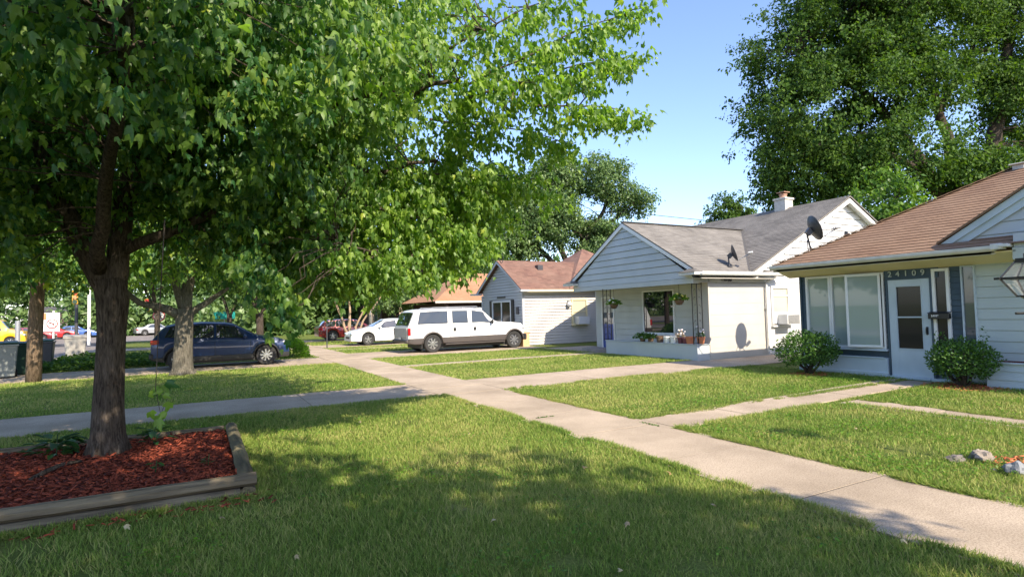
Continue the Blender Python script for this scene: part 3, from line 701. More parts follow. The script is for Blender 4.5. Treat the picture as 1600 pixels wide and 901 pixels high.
s = MB(); courses(s, (WX, 0, 0), Ux, Vx, Nx, [(-6.0, 0.0), (5.38, 0.0), (5.38, 2.33), (-6.0, 2.33)], 0.205, 0.014, groove=.010); s.build('wall', M['palewall'], H1)
s = MB(); s.box(12.985, 13.15, 7.0, 9.02, -0.05, 0.41); s.box(12.94, 13.0, 6.98, 9.05, -0.05, 0.10); s.box(12.93, 13.1, 5.55, 6.98, -0.05, 0.05)
s.box(12.96, 12.99, 7.05, 8.98, 0.40, 0.425)
s.build('foundation', M['lightblue'], H1, bevel=0.006)
# window group: two fixed sashes and one swung open
window(H1, WX, 8.24, 8.86, 0.60, 2.27, 'blindglass', sill=False, fw=0.05)
window(H1, WX, 7.66, 8.235, 0.60, 2.27, 'blindglass', sill=False, fw=0.045)
window(H1, WX, 7.04, 7.655, 0.60, 2.27, 'darkglass', sill=False, fw=0.04)
op = MB(); hy = 7.80; ang = R(11)
sash = thing('sash', '', '', (13.02, 7.10, 0)); 
for k in ('label', 'category', 'built'): del sash[k]
bpy.data.objects.remove(sash)
def openq(m, a0, a1, z0, z1, t0, t1):
    # sash hinged at y=7.08, its far edge swung out towards the street
    H = Vector((13.03, 7.09, 0)); d = Vector((-math.sin(ang), math.cos(ang), 0)); nn = Vector((-math.cos(ang), -math.sin(ang), 0))
    pts = [H + d*a0 + nn*t0, H + d*a1 + nn*t0, H + d*a1 + nn*t1, H + d*a0 + nn*t1]
    m.prism([(p.x, p.y, z0) for p in pts], (0, 0, z1-z0))
f = MB(); openq(f, 0, 0.045, 0.63, 2.25, 0, 0.035); openq(f, 0.65, 0.70, 0.63, 2.25, 0, 0.035); openq(f, 0.045, 0.65, 0.63, 0.68, 0.002, 0.033); openq(f, 0.045, 0.65, 2.20, 2.25, 0.002, 0.033)
fo = f.build('window_sash', M['whitetrim'], H1, bevel=0.004)
p = MB(); openq(p, 0.04, 0.655, 0.67, 2.21, 0.012, 0.022); p.build('pane', M['blindglass'], fo)
s = MB(); s.box(12.99, 13.1, 7.0, 8.9, 0.555, 0.597); s.build('window_sill', M['lightblue'], H1, bevel=0.004)
# door
d = MB(); DX = 13.05
d.box(DX, 13.12, 6.15, 6.31, 0.04, 2.08); d.box(DX, 13.12, 6.79, 6.95, 0.04, 2.08); d.box(DX+.002, 13.12, 6.31, 6.79, 1.93, 2.078); d.box(DX+.002, 13.12, 6.31, 6.79, 0.04, 0.63)
d.box(DX-0.006, 13.1, 6.31, 6.79, 1.272, 1.30)
for (a, b, c, e) in ((6.295, 6.312, .615, 1.945), (6.788, 6.805, .615, 1.945), (6.312, 6.788, .615, .632), (6.312, 6.788, 1.928, 1.945)): d.box(DX-0.010, DX+0.001, a, b, c, e)
door = d.build('storm_door', M['lightblue'], H1, bevel=0.003)
p = MB(); p.box(13.075, 13.09, 6.30, 6.80, 0.6, 1.95); p.build('pane', M['darkglass'], door)
h = MB(); h.box(13.015, 13.052, 6.205, 6.235, 0.93, 1.09); h.tube([(13.03, 6.22, 1.07), (12.995, 6.22, 1.05), (12.99, 6.22, 0.97), (13.03, 6.22, 0.93)], 0.011, 6); h.build('handle', M['blackmetal'], door)
d = MB(); d.box(13.035, 13.11, 6.105, 6.145, 0.03, 2.115); d.box(13.035, 13.11, 6.955, 6.985, 0.03, 2.115); d.box(13.037, 13.11, 6.145, 6.955, 2.085, 2.113)
d.build('door_frame', M['darkblue'], H1)
st = MB(); st.box(12.90, 13.1, 6.15, 6.96, 0.0, 0.045); st.build('door_step', M['lightblue'], H1, bevel=0.006)
window(H1, WX, 5.80, 6.105, 0.55, 2.26, 'darkglass', sill=False, fw=0.055, mid=1.36)
# tall narrow window
window(H1, WX, 5.37, 5.60, 0.55, 2.28, 'grayglass', sill=False, fw=0.022, trim='lightblue')
# brackets on the sidelight glass
# soffit, gutter, roofs
s = MB(); s.prism([(12.60, 9.33, 2.45), (13.12, 9.33, 2.275), (13.12, 4.55, 2.275), (12.60, 4.55, 2.45)], (0, 0, 0.02))
s.prism([(12.60, 9.33, 2.45), (13.12, 9.0, 2.275), (22, 9.0, 2.275), (22, 9.33, 2.45)], (0, 0, 0.02)); s.build('soffit', M['soffit'], H1)
g = MB(); prof = [(12.60, 2.475), (12.50, 2.475), (12.47, 2.52), (12.47, 2.575), (12.485, 2.575), (12.49, 2.53), (12.60, 2.53)]
g.prism([(x, 9.42, z) for x, z in prof], (0, -4.60, 0)); g.box(12.60, 12.63, 4.85, 9.40, 2.42, 2.575)
g.prism([(12.60, 9.30, 2.43), (12.63, 9.30, 2.43), (12.63, 9.30, 2.57), (12.60, 9.30, 2.57)], (0, -4.4, 0))
g.box(12.5, 21.6, 9.30, 9.42, 2.475, 2.575)
g.build('gutter', M['gutterbeige'], H1, bevel=0.004)
g = MB(); g.box(12.44, 12.66, 4.70, 4.86, 2.50, 2.60); g.box(12.42, 12.7, 4.60, 4.74, 2.53, 2.585); g.build('gutter_end', M['gutterwhite'], H1, bevel=0.006)
sl = math.sqrt(1+0.55**2)
rf = MB()
courses(rf, (12.56, 0, 2.585), (0,1,0), (1/sl, 0, 0.55/sl), (-0.55/sl, 0, 1/sl), [(-6, 0), (9.40, 0), (4.86, 4.54*sl), (-6, 4.54*sl)], 0.145, 0.012)
courses(rf, (17.1, 9.40, 2.585), (-1,0,0), (0, -1/sl, 0.55/sl), (0, 0.55/sl, 1/sl), [(-4.54, 0), (4.54, 0), (0, 4.54*sl)], 0.145, 0.012)
courses(rf, (21.64, 0, 2.585), (0,-1,0), (-1/sl, 0, 0.55/sl), (0.55/sl, 0, 1/sl), [(-9.40, 0), (6, 0), (6, 4.54*sl), (-4.86, 4.54*sl)], 0.145, 0.012)
roof = rf.build('roof', M['roofbrown'], H1)
c = MB(); 
for k in range(24):
    a = Vector((12.56, 9.40, 2.60)).lerp(Vector((17.1, 4.86, 5.097)), k/24); b = Vector((12.56, 9.40, 2.60)).lerp(Vector((17.1, 4.86, 5.097)), (k+1.15)/24)
    c.beam(a+Vector((0,0,.012)), b+Vector((0,0,.003)), 0.20, 0.014)
c.beam((17.1, 4.9, 5.115), (17.1, -6, 5.115), 0.24, 0.02); c.build('ridge_cap', M['roofbrown'], roof)
v = MB(); v.box(16.02, 16.24, 5.54, 5.76, 4.46, 4.60); v.box(15.97, 16.29, 5.49, 5.81, 4.60, 4.63); v.build('roof_vent', M['brick'], roof, bevel=0.01)
s = MB(); s.box(12.58, 12.60, 4.86, 9.35, 2.575, 2.60); s.build('drip_edge', M['blackmetal'], roof)
# front gable wing
gy0, gy1, gc = 5.78, -1.6, 2.09
zl = 2.74; za = zl + 0.61*(gy0-gc)
s = MB(); courses(s, (12.86, 0, 0), Ux, Vx, Nx, [(-1.6, zl), (5.72, zl), (gc, za-0.03)], 0.215, 0.016, groove=.012)
courses(s, (12.62, 0, 0), Ux, Vx, Nx, [(-1.6, 2.52), (4.58, 2.52), (4.58, zl+0.02), (-1.6, zl+0.02)], 0.215, 0.014)
s.prism([(12.62, -1.6, zl+.01), (12.62, 4.58, zl+.01), (12.88, 4.58, zl+.03), (12.88, -1.6, zl+.03)], (0,0,.01))
s.box(12.64, 12.88, -1.6, 4.56, 2.42, 2.75)
s.build('gable_siding', M['gableblue'], H1)
s = MB(); s.box(12.60, 12.65, -6, 4.60, 2.30, 2.515); s.build('fascia_board', M['palewall'], H1, bevel=0.004)
s = MB(); s.box(12.65, 13.1, -6, 4.58, 2.325, 2.345); s.build('porch_ceiling', M['soffit'], H1)
s = MB()
for sg, ye in ((1, gy0), (-1, gy1)):
    a = Vector((12.80, ye, zl-0.02)); b = Vector((12.80, gc, za+0.02)); dn = Vector((0,0,-0.17))
    s.prism([a, b, b+dn, a+Vector((0, -0.20*sg, -0.0))+Vector((0,0,-0.005))], (-0.03, 0, 0))
    a = Vector((12.83, ye-0.10*sg, zl-0.02)); b = Vector((12.83, gc, za-0.06)); s.prism([a, b, b+Vector((0,0,-.26)), a+Vector((0,-0.33*sg,-0.01))], (-0.02, 0, 0))
s.build('rake_board', M['lightblue'], H1)
rf = MB(); sg = math.sqrt(1+0.61**2); W = gy0+0.04-gc
courses(rf, (12.72, gy0+0.04, zl+0.0), (1,0,0), (0, -1/sg, 0.61/sg), (0, 0.61/sg, 1/sg), [(0, 0), (0.3, 0), (4.4, W*sg), (0, W*sg)], 0.145, 0.012)
courses(rf, (12.72, gc-W, zl+0.0), (1,0,0), (0, 1/sg, 0.61/sg), (0, -0.61/sg, 1/sg), [(0, 0), (0.3, 0), (4.4, W*sg), (0, W*sg)], 0.145, 0.012)
rf.prism([(12.72, gy0+0.05, zl-0.025), (12.72, gc, za+0.0), (12.72, gc, za+0.035), (12.72, gy0+0.05, zl+0.012)], (0.06, 0, 0))
rf.build('gable_roof', M['roofbrown'], H1)
# house numbers
def text(body, size, loc, rot, m, parent, name='house_number', ext=0.004, off=0.0, space=1.0):
    cu = bpy.data.curves.new(name, 'FONT'); cu.body = body; cu.size = size; cu.extrude = ext; cu.offset = off; cu.space_character = space
    cu.align_x = 'CENTER'; cu.align_y = 'CENTER'
    t = bpy.data.objects.new('tmp_text', cu); COL.objects.link(t); bpy.context.view_layer.update()
    me = bpy.data.meshes.new_from_object(t.evaluated_get(bpy.context.evaluated_depsgraph_get()))
    bpy.data.objects.remove(t)
    me.transform(Matrix.Translation(loc) @ rot.to_4x4()); me.materials.clear(); me.materials.append(m)
    o = bpy.data.objects.new(name, me); COL.objects.link(o); attach(o, parent); return o
RX = Matrix(((0,0,-1),(-1,0,0),(0,1,0)))     # text facing -x: its right runs towards -y
for k, ch in enumerate('24109'):
    text(ch, 0.165, (13.05, 6.90-0.160*k, 2.20), RX, M['palewall'], H1, 'house_number', 0.006, 0.001)

mbx = thing('mailbox', 'small black wall mailbox numbered 24109 beside the white storm door', 'mailbox', (13.0, 5.97, 1.31))
b = MB(); b.box(12.93, 13.035, 5.78, 6.15, 1.25, 1.36); b.prism([(12.92, 5.77, 1.362), (13.035, 5.77, 1.385), (13.035, 6.16, 1.385), (12.92, 6.16, 1.362)], (0,0,.012)); b.build('box', M['blackmetal'], mbx, bevel=0.006)
b = MB(); b.box(12.924, 12.929, 5.93, 6.11, 1.285, 1.34); pl = b.build('number_plate', M['blackmetal'], mbx)
text('24109', 0.055, (12.922, 6.02, 1.312), RX, M['signwhite'], mbx, 'number', 0.001, 0.0015)
for yy in (5.82, 6.1): b = MB(); b.tube([(12.97, yy, 1.25), (12.95, yy, 1.21), (12.93, yy, 1.225)], 0.006, 6); b.build('hook', M['blackmetal'], mbx)

pb = thing('planter', 'pale blue wooden planter box with red mulch under the right wall of house 24109', 'planter', (12.9, 3, 0))
s = MB(); courses(s, (12.70, 0, 0), Ux, Vx, Nx, [(-2, 0), (5.12, 0), (5.12, 0.455), (-2, 0.455)], 0.16, 0.014); s.box(12.71, 12.76, -2, 5.1, 0, 0.45); s.box(12.71, 13.09, 5.06, 5.12, 0, 0.45); s.box(12.66, 12.76, -2, 5.13, 0.452, 0.475); s.build('box', M['lightblue'], pb)
s = MB(); s.box(12.77, 13.08, -2, 5.05, 0.35, 0.475); s.build('mulch', M['mulchbase'], pb)

# ---------------------------------------------------------------- middle house (white, gray roof, porch)
H2 = thing('house', 'white house with gray shingle roof and an open porch behind a low planter wall', 'house', (14, 15, 0))
s = MB()
s.box(14.04, 15.9, 12.50, 18.5, -0.1, 2.36); s.box(15.6, 25.6, 12.50, 20.6, -0.1, 2.6)
s.prism([(15.4, 20.56, 2.6), (26, 20.56, 2.6), (20.7, 20.56, 5.3)], (0, -8.0, 0))
s.prism([(13.12, 12.55, 2.45), (13.12, 18.5, 2.45), (13.12, 15.55, 4.45)], (5.0, 0, 0))
s.build('house_body', M['white'], H2)
s = MB(); courses(s, (14.0, 0, 0), Ux, Vx, Nx, [(12.46, 0.1), (18.55, 0.1), (18.55, 2.38), (12.46, 2.38)], 0.215, 0.014, groove=.016, holes=[(14.24, 15.80, 0.72, 2.24), (17.42, 18.2, 0.1, 2.1)]); s.build('porch_wall', M['porchwall'], H2)
s = MB(); courses(s, (0, 12.46, 0), (1,0,0), (0,0,1), (0,-1,0), [(13.66, 0.0), (16.30, 0.0), (16.30, 2.34), (13.66, 2.34)], 0.34, 0.005); s.box(13.62, 13.68, 12.44, 12.9, 0, 2.36)
s.build('side_panel', M['cream'], H2)
s = MB(); s.box(13.64, 14.05, 12.47, 12.53, 0.0, 2.36); s.build('side_wall_end', M['porchwall'], H2)
s = MB(); courses(s, (0, 12.46, 0), (1,0,0), (0,0,1), (0,-1,0), [(16.30, -0.05), (26.0, -0.05), (26.0, 2.52), (16.30, 2.52)], 0.5, 0.004, holes=[(16.5, 17.42, 1.0, 2.24)]); s.box(13.7, 26, 12.44, 12.5, 2.36, 2.53)
s.build('side_wall', M['white'], H2)
s = MB(); gzl, gza, gxa = 2.62, 5.50, 20.72; k = (gza-gzl)/(gxa-15.15)
courses(s, (0, 12.44, 0), (1,0,0), (0,0,1), (0,-1,0), [(15.3, 2.53), (26.1, 2.53), (26.1, gzl), (gxa, gza-0.06), (15.3, gzl)], 0.235, 0.02, groove=.03)
s.build('gable_siding', M['white'], H2)
# main roof
sk = math.sqrt(1+k*k); rf = MB()
courses(rf, (15.10, 0, 2.60), (0,1,0), (1/sk,0,k/sk), (-k/sk,0,1/sk), [(12.14, 0), (20.95, 0), (20.95, 5.62*sk), (12.14, 5.62*sk)], 0.135, 0.010)
courses(rf, (26.34, 0, 2.60), (0,-1,0), (-1/sk,0,k/sk), (k/sk,0,1/sk), [(-20.95, 0), (-12.14, 0), (-12.14, 5.62*sk), (-20.95, 5.62*sk)], 0.135, 0.010)
for ye in (12.14, 20.93): rf.prism([(15.10, ye, 2.55), (20.72, ye, 2.55+5.62*k), (26.34, ye, 2.55), (26.34, ye, 2.596), (20.72, ye, 2.596+5.62*k), (15.10, ye, 2.596)], (0, 0.02, 0))
roof2 = rf.build('roof', M['roofgray'], H2)
# porch gable roof
k2 = 0.577; s2 = math.sqrt(1+k2*k2); yr = 15.55; wv = 3.42; zr = 4.63; ze = zr-k2*wv
xe = 15.10 + (ze-2.60)/k; xr = 15.10 + (zr-2.60)/k
rf = MB()
courses(rf, (12.93, yr-wv, ze), (1,0,0), (0,1/s2,k2/s2), (0,-k2/s2,1/s2), [(0,0), (xe-12.93+.05,0), (xr-12.93+.05, wv*s2), (0, wv*s2)], 0.135, 0.010)
courses(rf, (12.93, yr+wv, ze), (1,0,0), (0,-1/s2,k2/s2), (0,k2/s2,1/s2), [(0,0), (xe-12.93+.05,0), (xr-12.93+.05, wv*s2), (0, wv*s2)], 0.135, 0.010)
rf.prism([(12.93, yr-wv, ze-0.04), (12.93, yr, zr-0.04), (12.93, yr+wv, ze-0.04), (12.93, yr+wv, ze-.003), (12.93, yr, zr-.003), (12.93, yr-wv, ze-.003)], (0.05, 0, 0))
pr2 = rf.build('porch_roof', M['roofgray'], H2)
c = MB(); c.beam((12.93, yr, zr+0.015), (xr, yr, zr+0.015), 0.2, 0.02); 
for i in range(11):
    a = Vector((xe+.02, yr-wv+.1, ze+.05)); b = Vector((xr, yr, zr)); c.beam(a.lerp(b, i/11)+Vector((0,0,.015)), a.lerp(b, (i+1)/11)+Vector((0,0,.012)), 0.10, 0.012)
c.build('ridge_cap', mat('dark_flashing', (0.09, 0.085, 0.08), None, 6, 0.8), pr2)
s = MB(); courses(s, (13.0, 0, 0), Ux, Vx, Nx, [(yr-wv+0.25, ze-0.16), (yr+wv-0.25, ze-0.16), (yr, zr-0.10)], 0.225, 0.024, groove=.020)
s.build('gable_siding', M['gableblue'], H2)
s = MB(); s.box(12.985, 13.03, yr-wv+0.3, yr+wv-0.3, 2.33, 2.49); s.build('fascia_board', M['gableblue'], H2, bevel=0.004)
s = MB()
for sg_ in (1, -1):
    a = Vector((12.96, yr+sg_*wv, ze-0.035)); b = Vector((12.96, yr, zr-0.035))
    s.prism([a, b, b+Vector((0,0,-.14)), a+Vector((0,-0.18*sg_,-.02))], (-0.03, 0, 0))
s.prism([(15.2, 12.17, 2.56), (20.72, 12.17, 2.56+5.5*k), (20.72, 12.17, 2.42+5.5*k), (15.4, 12.17, 2.54)], (0, 0.03, 0))
s.prism([(26.2, 12.17, 2.56), (20.72, 12.17, 2.56+5.5*k), (20.72, 12.17, 2.42+5.5*k), (26.0, 12.17, 2.54)], (0, 0.03, 0))
s.prism([(26.2, 12.2, 2.54), (20.72, 12.2, 2.54+5.5*k), (20.72, 12.2, 2.52+5.5*k), (26.0, 12.2, 2.52)], (0, 0.24, 0)); s.prism([(15.3, 12.2, 2.54), (20.72, 12.2, 2.54+5.5*k), (20.72, 12.2, 2.52+5.5*k), (15.5, 12.2, 2.52)], (0, 0.24, 0))
s.build('rake_board', M['whitetrim'], H2)
s = MB(); s.box(13.0, 14.02, 12.42, 18.6, 2.355, 2.375); s.box(13.03, 16.3, 12.13, 12.44, 2.46, 2.48); s.build('porch_ceiling', M['cream'], H2)
s = MB(); s.box(13.03, 13.2, 12.44, 12.5, 2.33, 2.48); s.box(13.03, 13.66, 12.45, 12.5, 2.36, 2.5); s.build('porch_beam', M['porchwall'], H2)
g = MB(); gp = [(0.0, -0.10), (-0.10, -0.10), (-0.125, -0.05), (-0.125, 0.005), (-0.11, 0.005), (-0.105, -0.045), (0.0, -0.045)]
g.prism([(12.95, yr-wv+o, ze+z) for o, z in gp], (3.9, 0, 0)); g.box(12.97, 16.8, yr-wv+0.005, yr-wv+0.03, ze-0.12, ze-0.005)
g.build('gutter', M['gutterwhite'], H2, bevel=0.004)
for sg_ in (1, -1):     # small hipped returns at the gable feet
    g = MB(); yo = yr+sg_*wv
    g.prism([(12.72, yo+0.03*sg_, ze-0.09), (12.72, yo-0.62*sg_, ze-0.09), (12.99, yo-0.62*sg_, ze-0.09), (12.99, yo+0.03*sg_, ze-0.09)], (0, 0, 0.085))
    g.build('gutter_return', M['gutterwhite'], H2, bevel=0.006)
for sg_ in (1, -1):
    g = MB(); yo = yr+sg_*wv; z0 = ze-0.003
    v_ = [(12.70, yo+0.04*sg_, z0), (12.70, yo-0.64*sg_, z0), (13.0, yo-0.66*sg_, z0), (13.0, yo+0.02*sg_, z0), (13.0, yo-0.30*sg_, z0+0.15), (12.98, yo-0.12*sg_, z0+0.10)]
    g.poly([v_[0], v_[1], v_[4]]); g.poly([v_[1], v_[2], v_[4]]); g.poly([v_[0], v_[4], v_[5]]); g.poly([v_[0], v_[5], v_[3]]); g.poly([v_[0], v_[3], v_[2], v_[1]])
    g.build('return_cap', M['roofgray'], H2)
g = MB(); g.prism([(15.95, 12.10, ze+0.0), (16.75, 12.10, ze+0.0), (16.75, 12.42, ze+0.0), (15.95, 12.42, ze+0.12)], (0, 0, 0.015))
g.build('return_cap', M['roofgray'], H2)
g = MB(); g.tube([(16.32, 12.05, 2.58), (16.28, 12.10, 2.50), (16.22, 12.36, 2.38), (16.22, 12.38, 2.30), (16.22, 12.38, 0.12), (16.22, 12.28, 0.06)], 0.038, 8); g.box(16.17, 16.27, 12.36, 12.45, 1.5, 1.53); g.build('downspout', M['gutterwhite'], H2, smooth=True, sharp=40)
window(H2, 14.0, 14.24, 15.80, 0.72, 2.24, 'bigglass', fw=0.05, depth=0.05)
window(H2, 12.46, 16.50, 17.42, 1.30, 2.24, 'creamglass', face='y-', fw=0.08, mid=1.92, sill=False, depth=0.05)
s = MB(); s.box(16.48, 17.50, 12.36, 12.46, 0.90, 0.955); s.box(16.5, 16.62, 12.40, 12.46, 1.0, 1.31); s.box(17.36, 17.42, 12.40, 12.46, 1.0, 1.31); s.build('window_sill', M['whitetrim'], H2, bevel=0.004)
a = thing('air_conditioner', 'white window air conditioner sticking out of the lit side wall beside the downspout', 'air conditioner', (17, 12.3, 1))
b = MB(); b.box(16.72, 17.36, 12.02, 12.40, 0.985, 1.31); b.box(16.62, 16.72, 12.38, 12.42, 1.0, 1.3); b.build('case', M['whitetrim'], a, bevel=0.01)
b = MB()
for i in range(9): b.box(16.76+0.0, 17.32, 12.008, 12.022, 1.02+0.03*i, 1.035+0.03*i)
b.box(16.75, 17.33, 12.016, 12.03, 1.0, 1.29); b.build('grille', M['acgrille'], a)
# door seen behind the left ironwork
d = MB(); d.box(13.96, 14.02, 17.42, 17.47, 0.1, 2.1); d.box(13.96, 14.02, 18.15, 18.2, 0.1, 2.1); d.box(13.962, 14.02, 17.47, 18.15, 2.05, 2.1); d.build('door_frame', M['whitetrim'], H2)
d = MB(); d.box(13.98, 14.03, 17.47, 18.15, 0.1, 1.05); dd = d.build('front_door', M['bluepaint'], H2, bevel=0.004)
d = MB(); d.box(13.985, 14.03, 17.47, 18.15, 1.05, 1.5); d.build('door_glass', M['grayglass'], dd)
d = MB(); d.box(13.975, 14.03, 17.47, 18.15, 1.5, 2.05); d.build('door_top_panel', M['cream'], dd, bevel=0.004)
s = MB(); s.box(15.55, 15.62, 19.9, 20.66, 0, 2.5); courses(s, (15.55, 0, 0), Ux, Vx, Nx, [(18.5, 0), (20.66, 0), (20.66, 2.5), (18.5, 2.5)], 0.12, 0.008); s.build('rear_wall', M['porchwall'], H2)
s = MB(); s.box(13.10, 13.24, 12.46, 16.86, -0.05, 0.47); s.box(13.08, 13.27, 12.44, 16.88, 0.47, 0.50); s.box(13.24, 13.66, 12.46, 12.60, -0.05, 0.47); s.box(13.27, 13.66, 12.44, 12.62, 0.47, 0.50)
s.build('planter_wall', M['gableblue'], H2, bevel=0.008)
s = MB(); s.box(13.2, 14.05, 12.5, 18.5, -0.05, 0.14); s.build('porch_floor', M['kerb'], H2)
ch = MB(); ch.box(20.48, 20.96, 14.60, 15.10, 5.2, 5.82); ch.box(20.44, 21.0, 14.56, 15.14, 5.82, 5.90); cho = ch.build('chimney', M['brick'], H2, bevel=0.01)
ch = MB(); ch.lathe([(0.14, 5.90), (0.14, 6.03), (0.16, 6.04), (0.16, 6.07), (0.12, 6.07), (0.12, 5.92)], (20.72, 14.85, 0), n=16); ch.box(20.54, 20.90, 14.67, 15.03, 6.13, 6.155); ch.box(20.57, 20.59, 14.84, 14.86, 5.9, 6.13); ch.box(20.85, 20.87, 14.84, 14.86, 5.9, 6.13); ch.build('chimney_pot', mat('weathered_clay', (.42,.24,.16), (.34,.19,.13), 8), cho)
def iron_column(name, x, y, label, z0=0.5, z1=2.36, wd=0.42, ax='y'):
    t = thing(name, label, 'porch column', (x, y, z0), 'wrought iron porch columns')
    b = MB(); e = MB()
    for o in (-wd/2, 0, wd/2):
        if ax == 'y': b.box(x-0.011, x+0.011, y+o-0.011, y+o+0.011, z0, z1)
        else: b.box(x+o-0.011, x+o+0.011, y-0.011, y+0.011, z0, z1)
    P_ = (lambda u, z: (x, y+u, z)) if ax == 'y' else (lambda u, z: (x+u, y, z))
    for z in (z0+0.03, z1-0.05): b.tube([P_(-wd/2, z), P_(wd/2, z)], 0.009, 6)
    b.build('posts', M['blackmetal'], t)
    n = 7; hh = (z1-z0-0.2)/n
    for i in range(n):
        for sgn in (-1, 1):
            cz = z0+0.1+hh*(i+0.5); pts = []
            for j in range(13):
                tt = j/12*2*math.pi*0.85; r = 0.04*(1-0.5*j/12)
                pts.append(P_(sgn*(wd/4) + r*math.cos(tt)*sgn, cz + (hh*0.38)*(j/12-0.5)*2*0.6 + r*math.sin(tt)*1.4))
            e.tube(pts, 0.005, 5)
    e.build('scrollwork', M['blackmetal'], t, smooth=True); return t
iron_column('iron_column', 13.2, 12.50, 'black wrought iron column on the planter wall at the lit corner', wd=0.40, ax='x')
iron_column('iron_column', 13.14, 16.78, 'black wrought iron column at the shaded far end of the planter wall', wd=0.34, ax='x')

# ---------------------------------------------------------------- third house (red roof, gray gable)
H3 = thing('house', 'small house with red shingle roof, gray sided gable and white side wall', 'house', (15, 25, 0))
s = MB(); s.box(13.58, 21.5, 23.70, 28.0, -0.1, 2.55); s.prism([(13.58, 23.7, 2.5), (13.58, 28.0, 2.5), (13.58, 25.8, 3.85)], (6, 0, 0)); s.build('house_body', M['whitevinyl'], H3)
s = MB(); courses(s, (13.5, 0, 0), Ux, Vx, Nx, [(23.62, 0.0), (28.0, 0.0), (28.0, 2.72), (25.8, 4.12), (23.62, 2.72)], 0.14, 0.012, groove=.038, holes=[(24.7, 26.85, 0.9, 2.2)]); s.build('front_wall', M['grayvinyl'], H3)
for yy in (23.63, 28.0): s = MB(); s.box(13.45, 13.56, yy-.05, yy+.045, 0, 2.5); s.build('corner_trim', M['grayvinyl'], H3)
s = MB(); courses(s, (0, 23.60, 0), (1,0,0), (0,0,1), (0,-1,0), [(13.56, 0), (18.0, 0), (18.0, 2.5), (13.56, 2.5)], 0.14, 0.012, groove=.038, holes=[(16.25, 17.2, 0.9, 2.2)]); s.build('side_wall', M['whitevinyl'], H3)
k3 = 0.64; s3 = math.sqrt(1+k3*k3); rf = MB(); yr3, w3, zr3 = 25.8, 2.5, 4.25; ze3 = zr3-k3*w3
courses(rf, (13.25, yr3-w3, ze3), (1,0,0), (0,1/s3,k3/s3), (0,-k3/s3,1/s3), [(0,0), (8.5,0), (8.5,w3*s3), (0,w3*s3)], 0.135, 0.01)
courses(rf, (13.25, yr3+w3, ze3), (1,0,0), (0,-1/s3,k3/s3), (0,k3/s3,1/s3), [(0,0), (8.5,0), (8.5,w3*s3), (0,w3*s3)], 0.135, 0.01)
ap = (19.2, 26.6, 5.1)
for q in (((16.0, 23.3, 2.7), (23.4, 23.3, 2.7)), ((23.4, 23.3, 2.7), (23.4, 30, 2.7)), ((23.4, 30, 2.7), (16.0, 30, 2.7)), ((16.0, 30, 2.7), (16.0, 23.3, 2.7))):
    rf.poly([q[0], q[1], ap], uv=[(0,0), (6,0), (3,4)])
rf.prism([(13.25, yr3-w3, ze3-.04), (13.25, yr3, zr3-.04), (13.25, yr3+w3, ze3-.04), (13.25, yr3+w3, ze3-.003), (13.25, yr3, zr3-.003), (13.25, yr3-w3, ze3-.003)], (.04, 0, 0))
r3 = rf.build('roof', M['roofred'], H3)
v = MB(); v.box(15.2, 15.5, 24.95, 25.25, 3.72, 3.98); v.build('roof_vent', M['darkmetal'], r3)
v = MB(); v.box(19.4, 19.7, 25.2, 25.5, 4.0, 4.45); v.build('roof_vent', M['darkmetal'], r3)
s = MB()
for sg_ in (1, -1):
    a = Vector((13.28, yr3+sg_*w3, ze3-.04)); b = Vector((13.28, yr3, zr3-.04)); s.prism([a, b, b+Vector((0,0,-.13)), a+Vector((0,-.16*sg_,-.01))], (-.03, 0, 0))
for yy in (23.28, 28.35): s.prism([(13.05, yy-.28, ze3-.10), (13.5, yy-.28, ze3-.10), (13.5, yy+.28, ze3-.10), (13.05, yy+.28, ze3-.10)], (0,0,.09))
s.build('rake_board', M['grayvinyl'], H3)
s = MB(); s.box(13.3, 18.2, 23.19, 23.30, ze3-.11, ze3-.005); s.build('gutter', M['soffit'], H3, bevel=0.005)
s = MB(); s.box(13.5, 18.2, 23.3, 23.62, 2.49, 2.515); s.build('soffit', M['cream'], H3)
for yy in (26.95, 24.60):
    s = MB(); s.box(13.45, 13.5, yy-0.14, yy+0.14, 0.9, 2.22)
    for i in range(12): s.box(13.44, 13.452, yy-0.11, yy+0.11, 0.95+0.1*i, 1.0+0.1*i)
    s.build('shutter', M['blackplastic'], H3)
window(H3, 13.5, 24.75, 26.80, 0.9, 2.18, 'darkglass', mull=[25.78], fw=0.07)
window(H3, 23.60, 16.25, 17.2, 0.9, 2.2, 'creamglass', face='y-', fw=0.08, mid=1.55, trim='soffit')
b = MB(); b.box(16.45, 17.1, 23.25, 23.6, 0.92, 1.3); tag(b.build('air_conditioner', M['whitetrim'], None, bevel=0.01), 'white air conditioner in the half shaded window of the red roofed house', 'air conditioner')
b = MB(); b.box(13.42, 13.5, 24.0, 24.2, 1.5, 1.85); tag(b.build('wall_box', M['darkmetal'], None, bevel=0.01), 'dark letter box on the gray siding near the corner of the red roofed house', 'letter box')
b = MB(); b.box(13.47, 13.49, 25.35, 26.25, 2.32, 2.42); b.build('name_plate', M['darkmetal'], H3)
lm = thing('wall_lamp', 'round pale wall lamp beside the side window of the red roofed house', 'lamp', (16.0, 23.5, 1.9))
b = MB(); b.ball((16.05, 23.45, 1.92), 0.13, n=8); b.build('globe', M['clearlens'], lm, smooth=True); b = MB(); b.box(16.0, 16.1, 23.5, 23.6, 1.98, 2.1); b.build('bracket', M['graymetal'], lm)
b = MB(); b.box(13.05, 13.4, 22.9, 23.4, 0, 0.62); b.box(13.02, 13.43, 22.87, 23.43, 0.62, 0.68); tag(b.build('wooden_box', mat('tan_board', (0.6, 0.4, 0.22)), None, bevel=0.01), 'tan wooden box standing between the white truck and the white side wall', 'box')

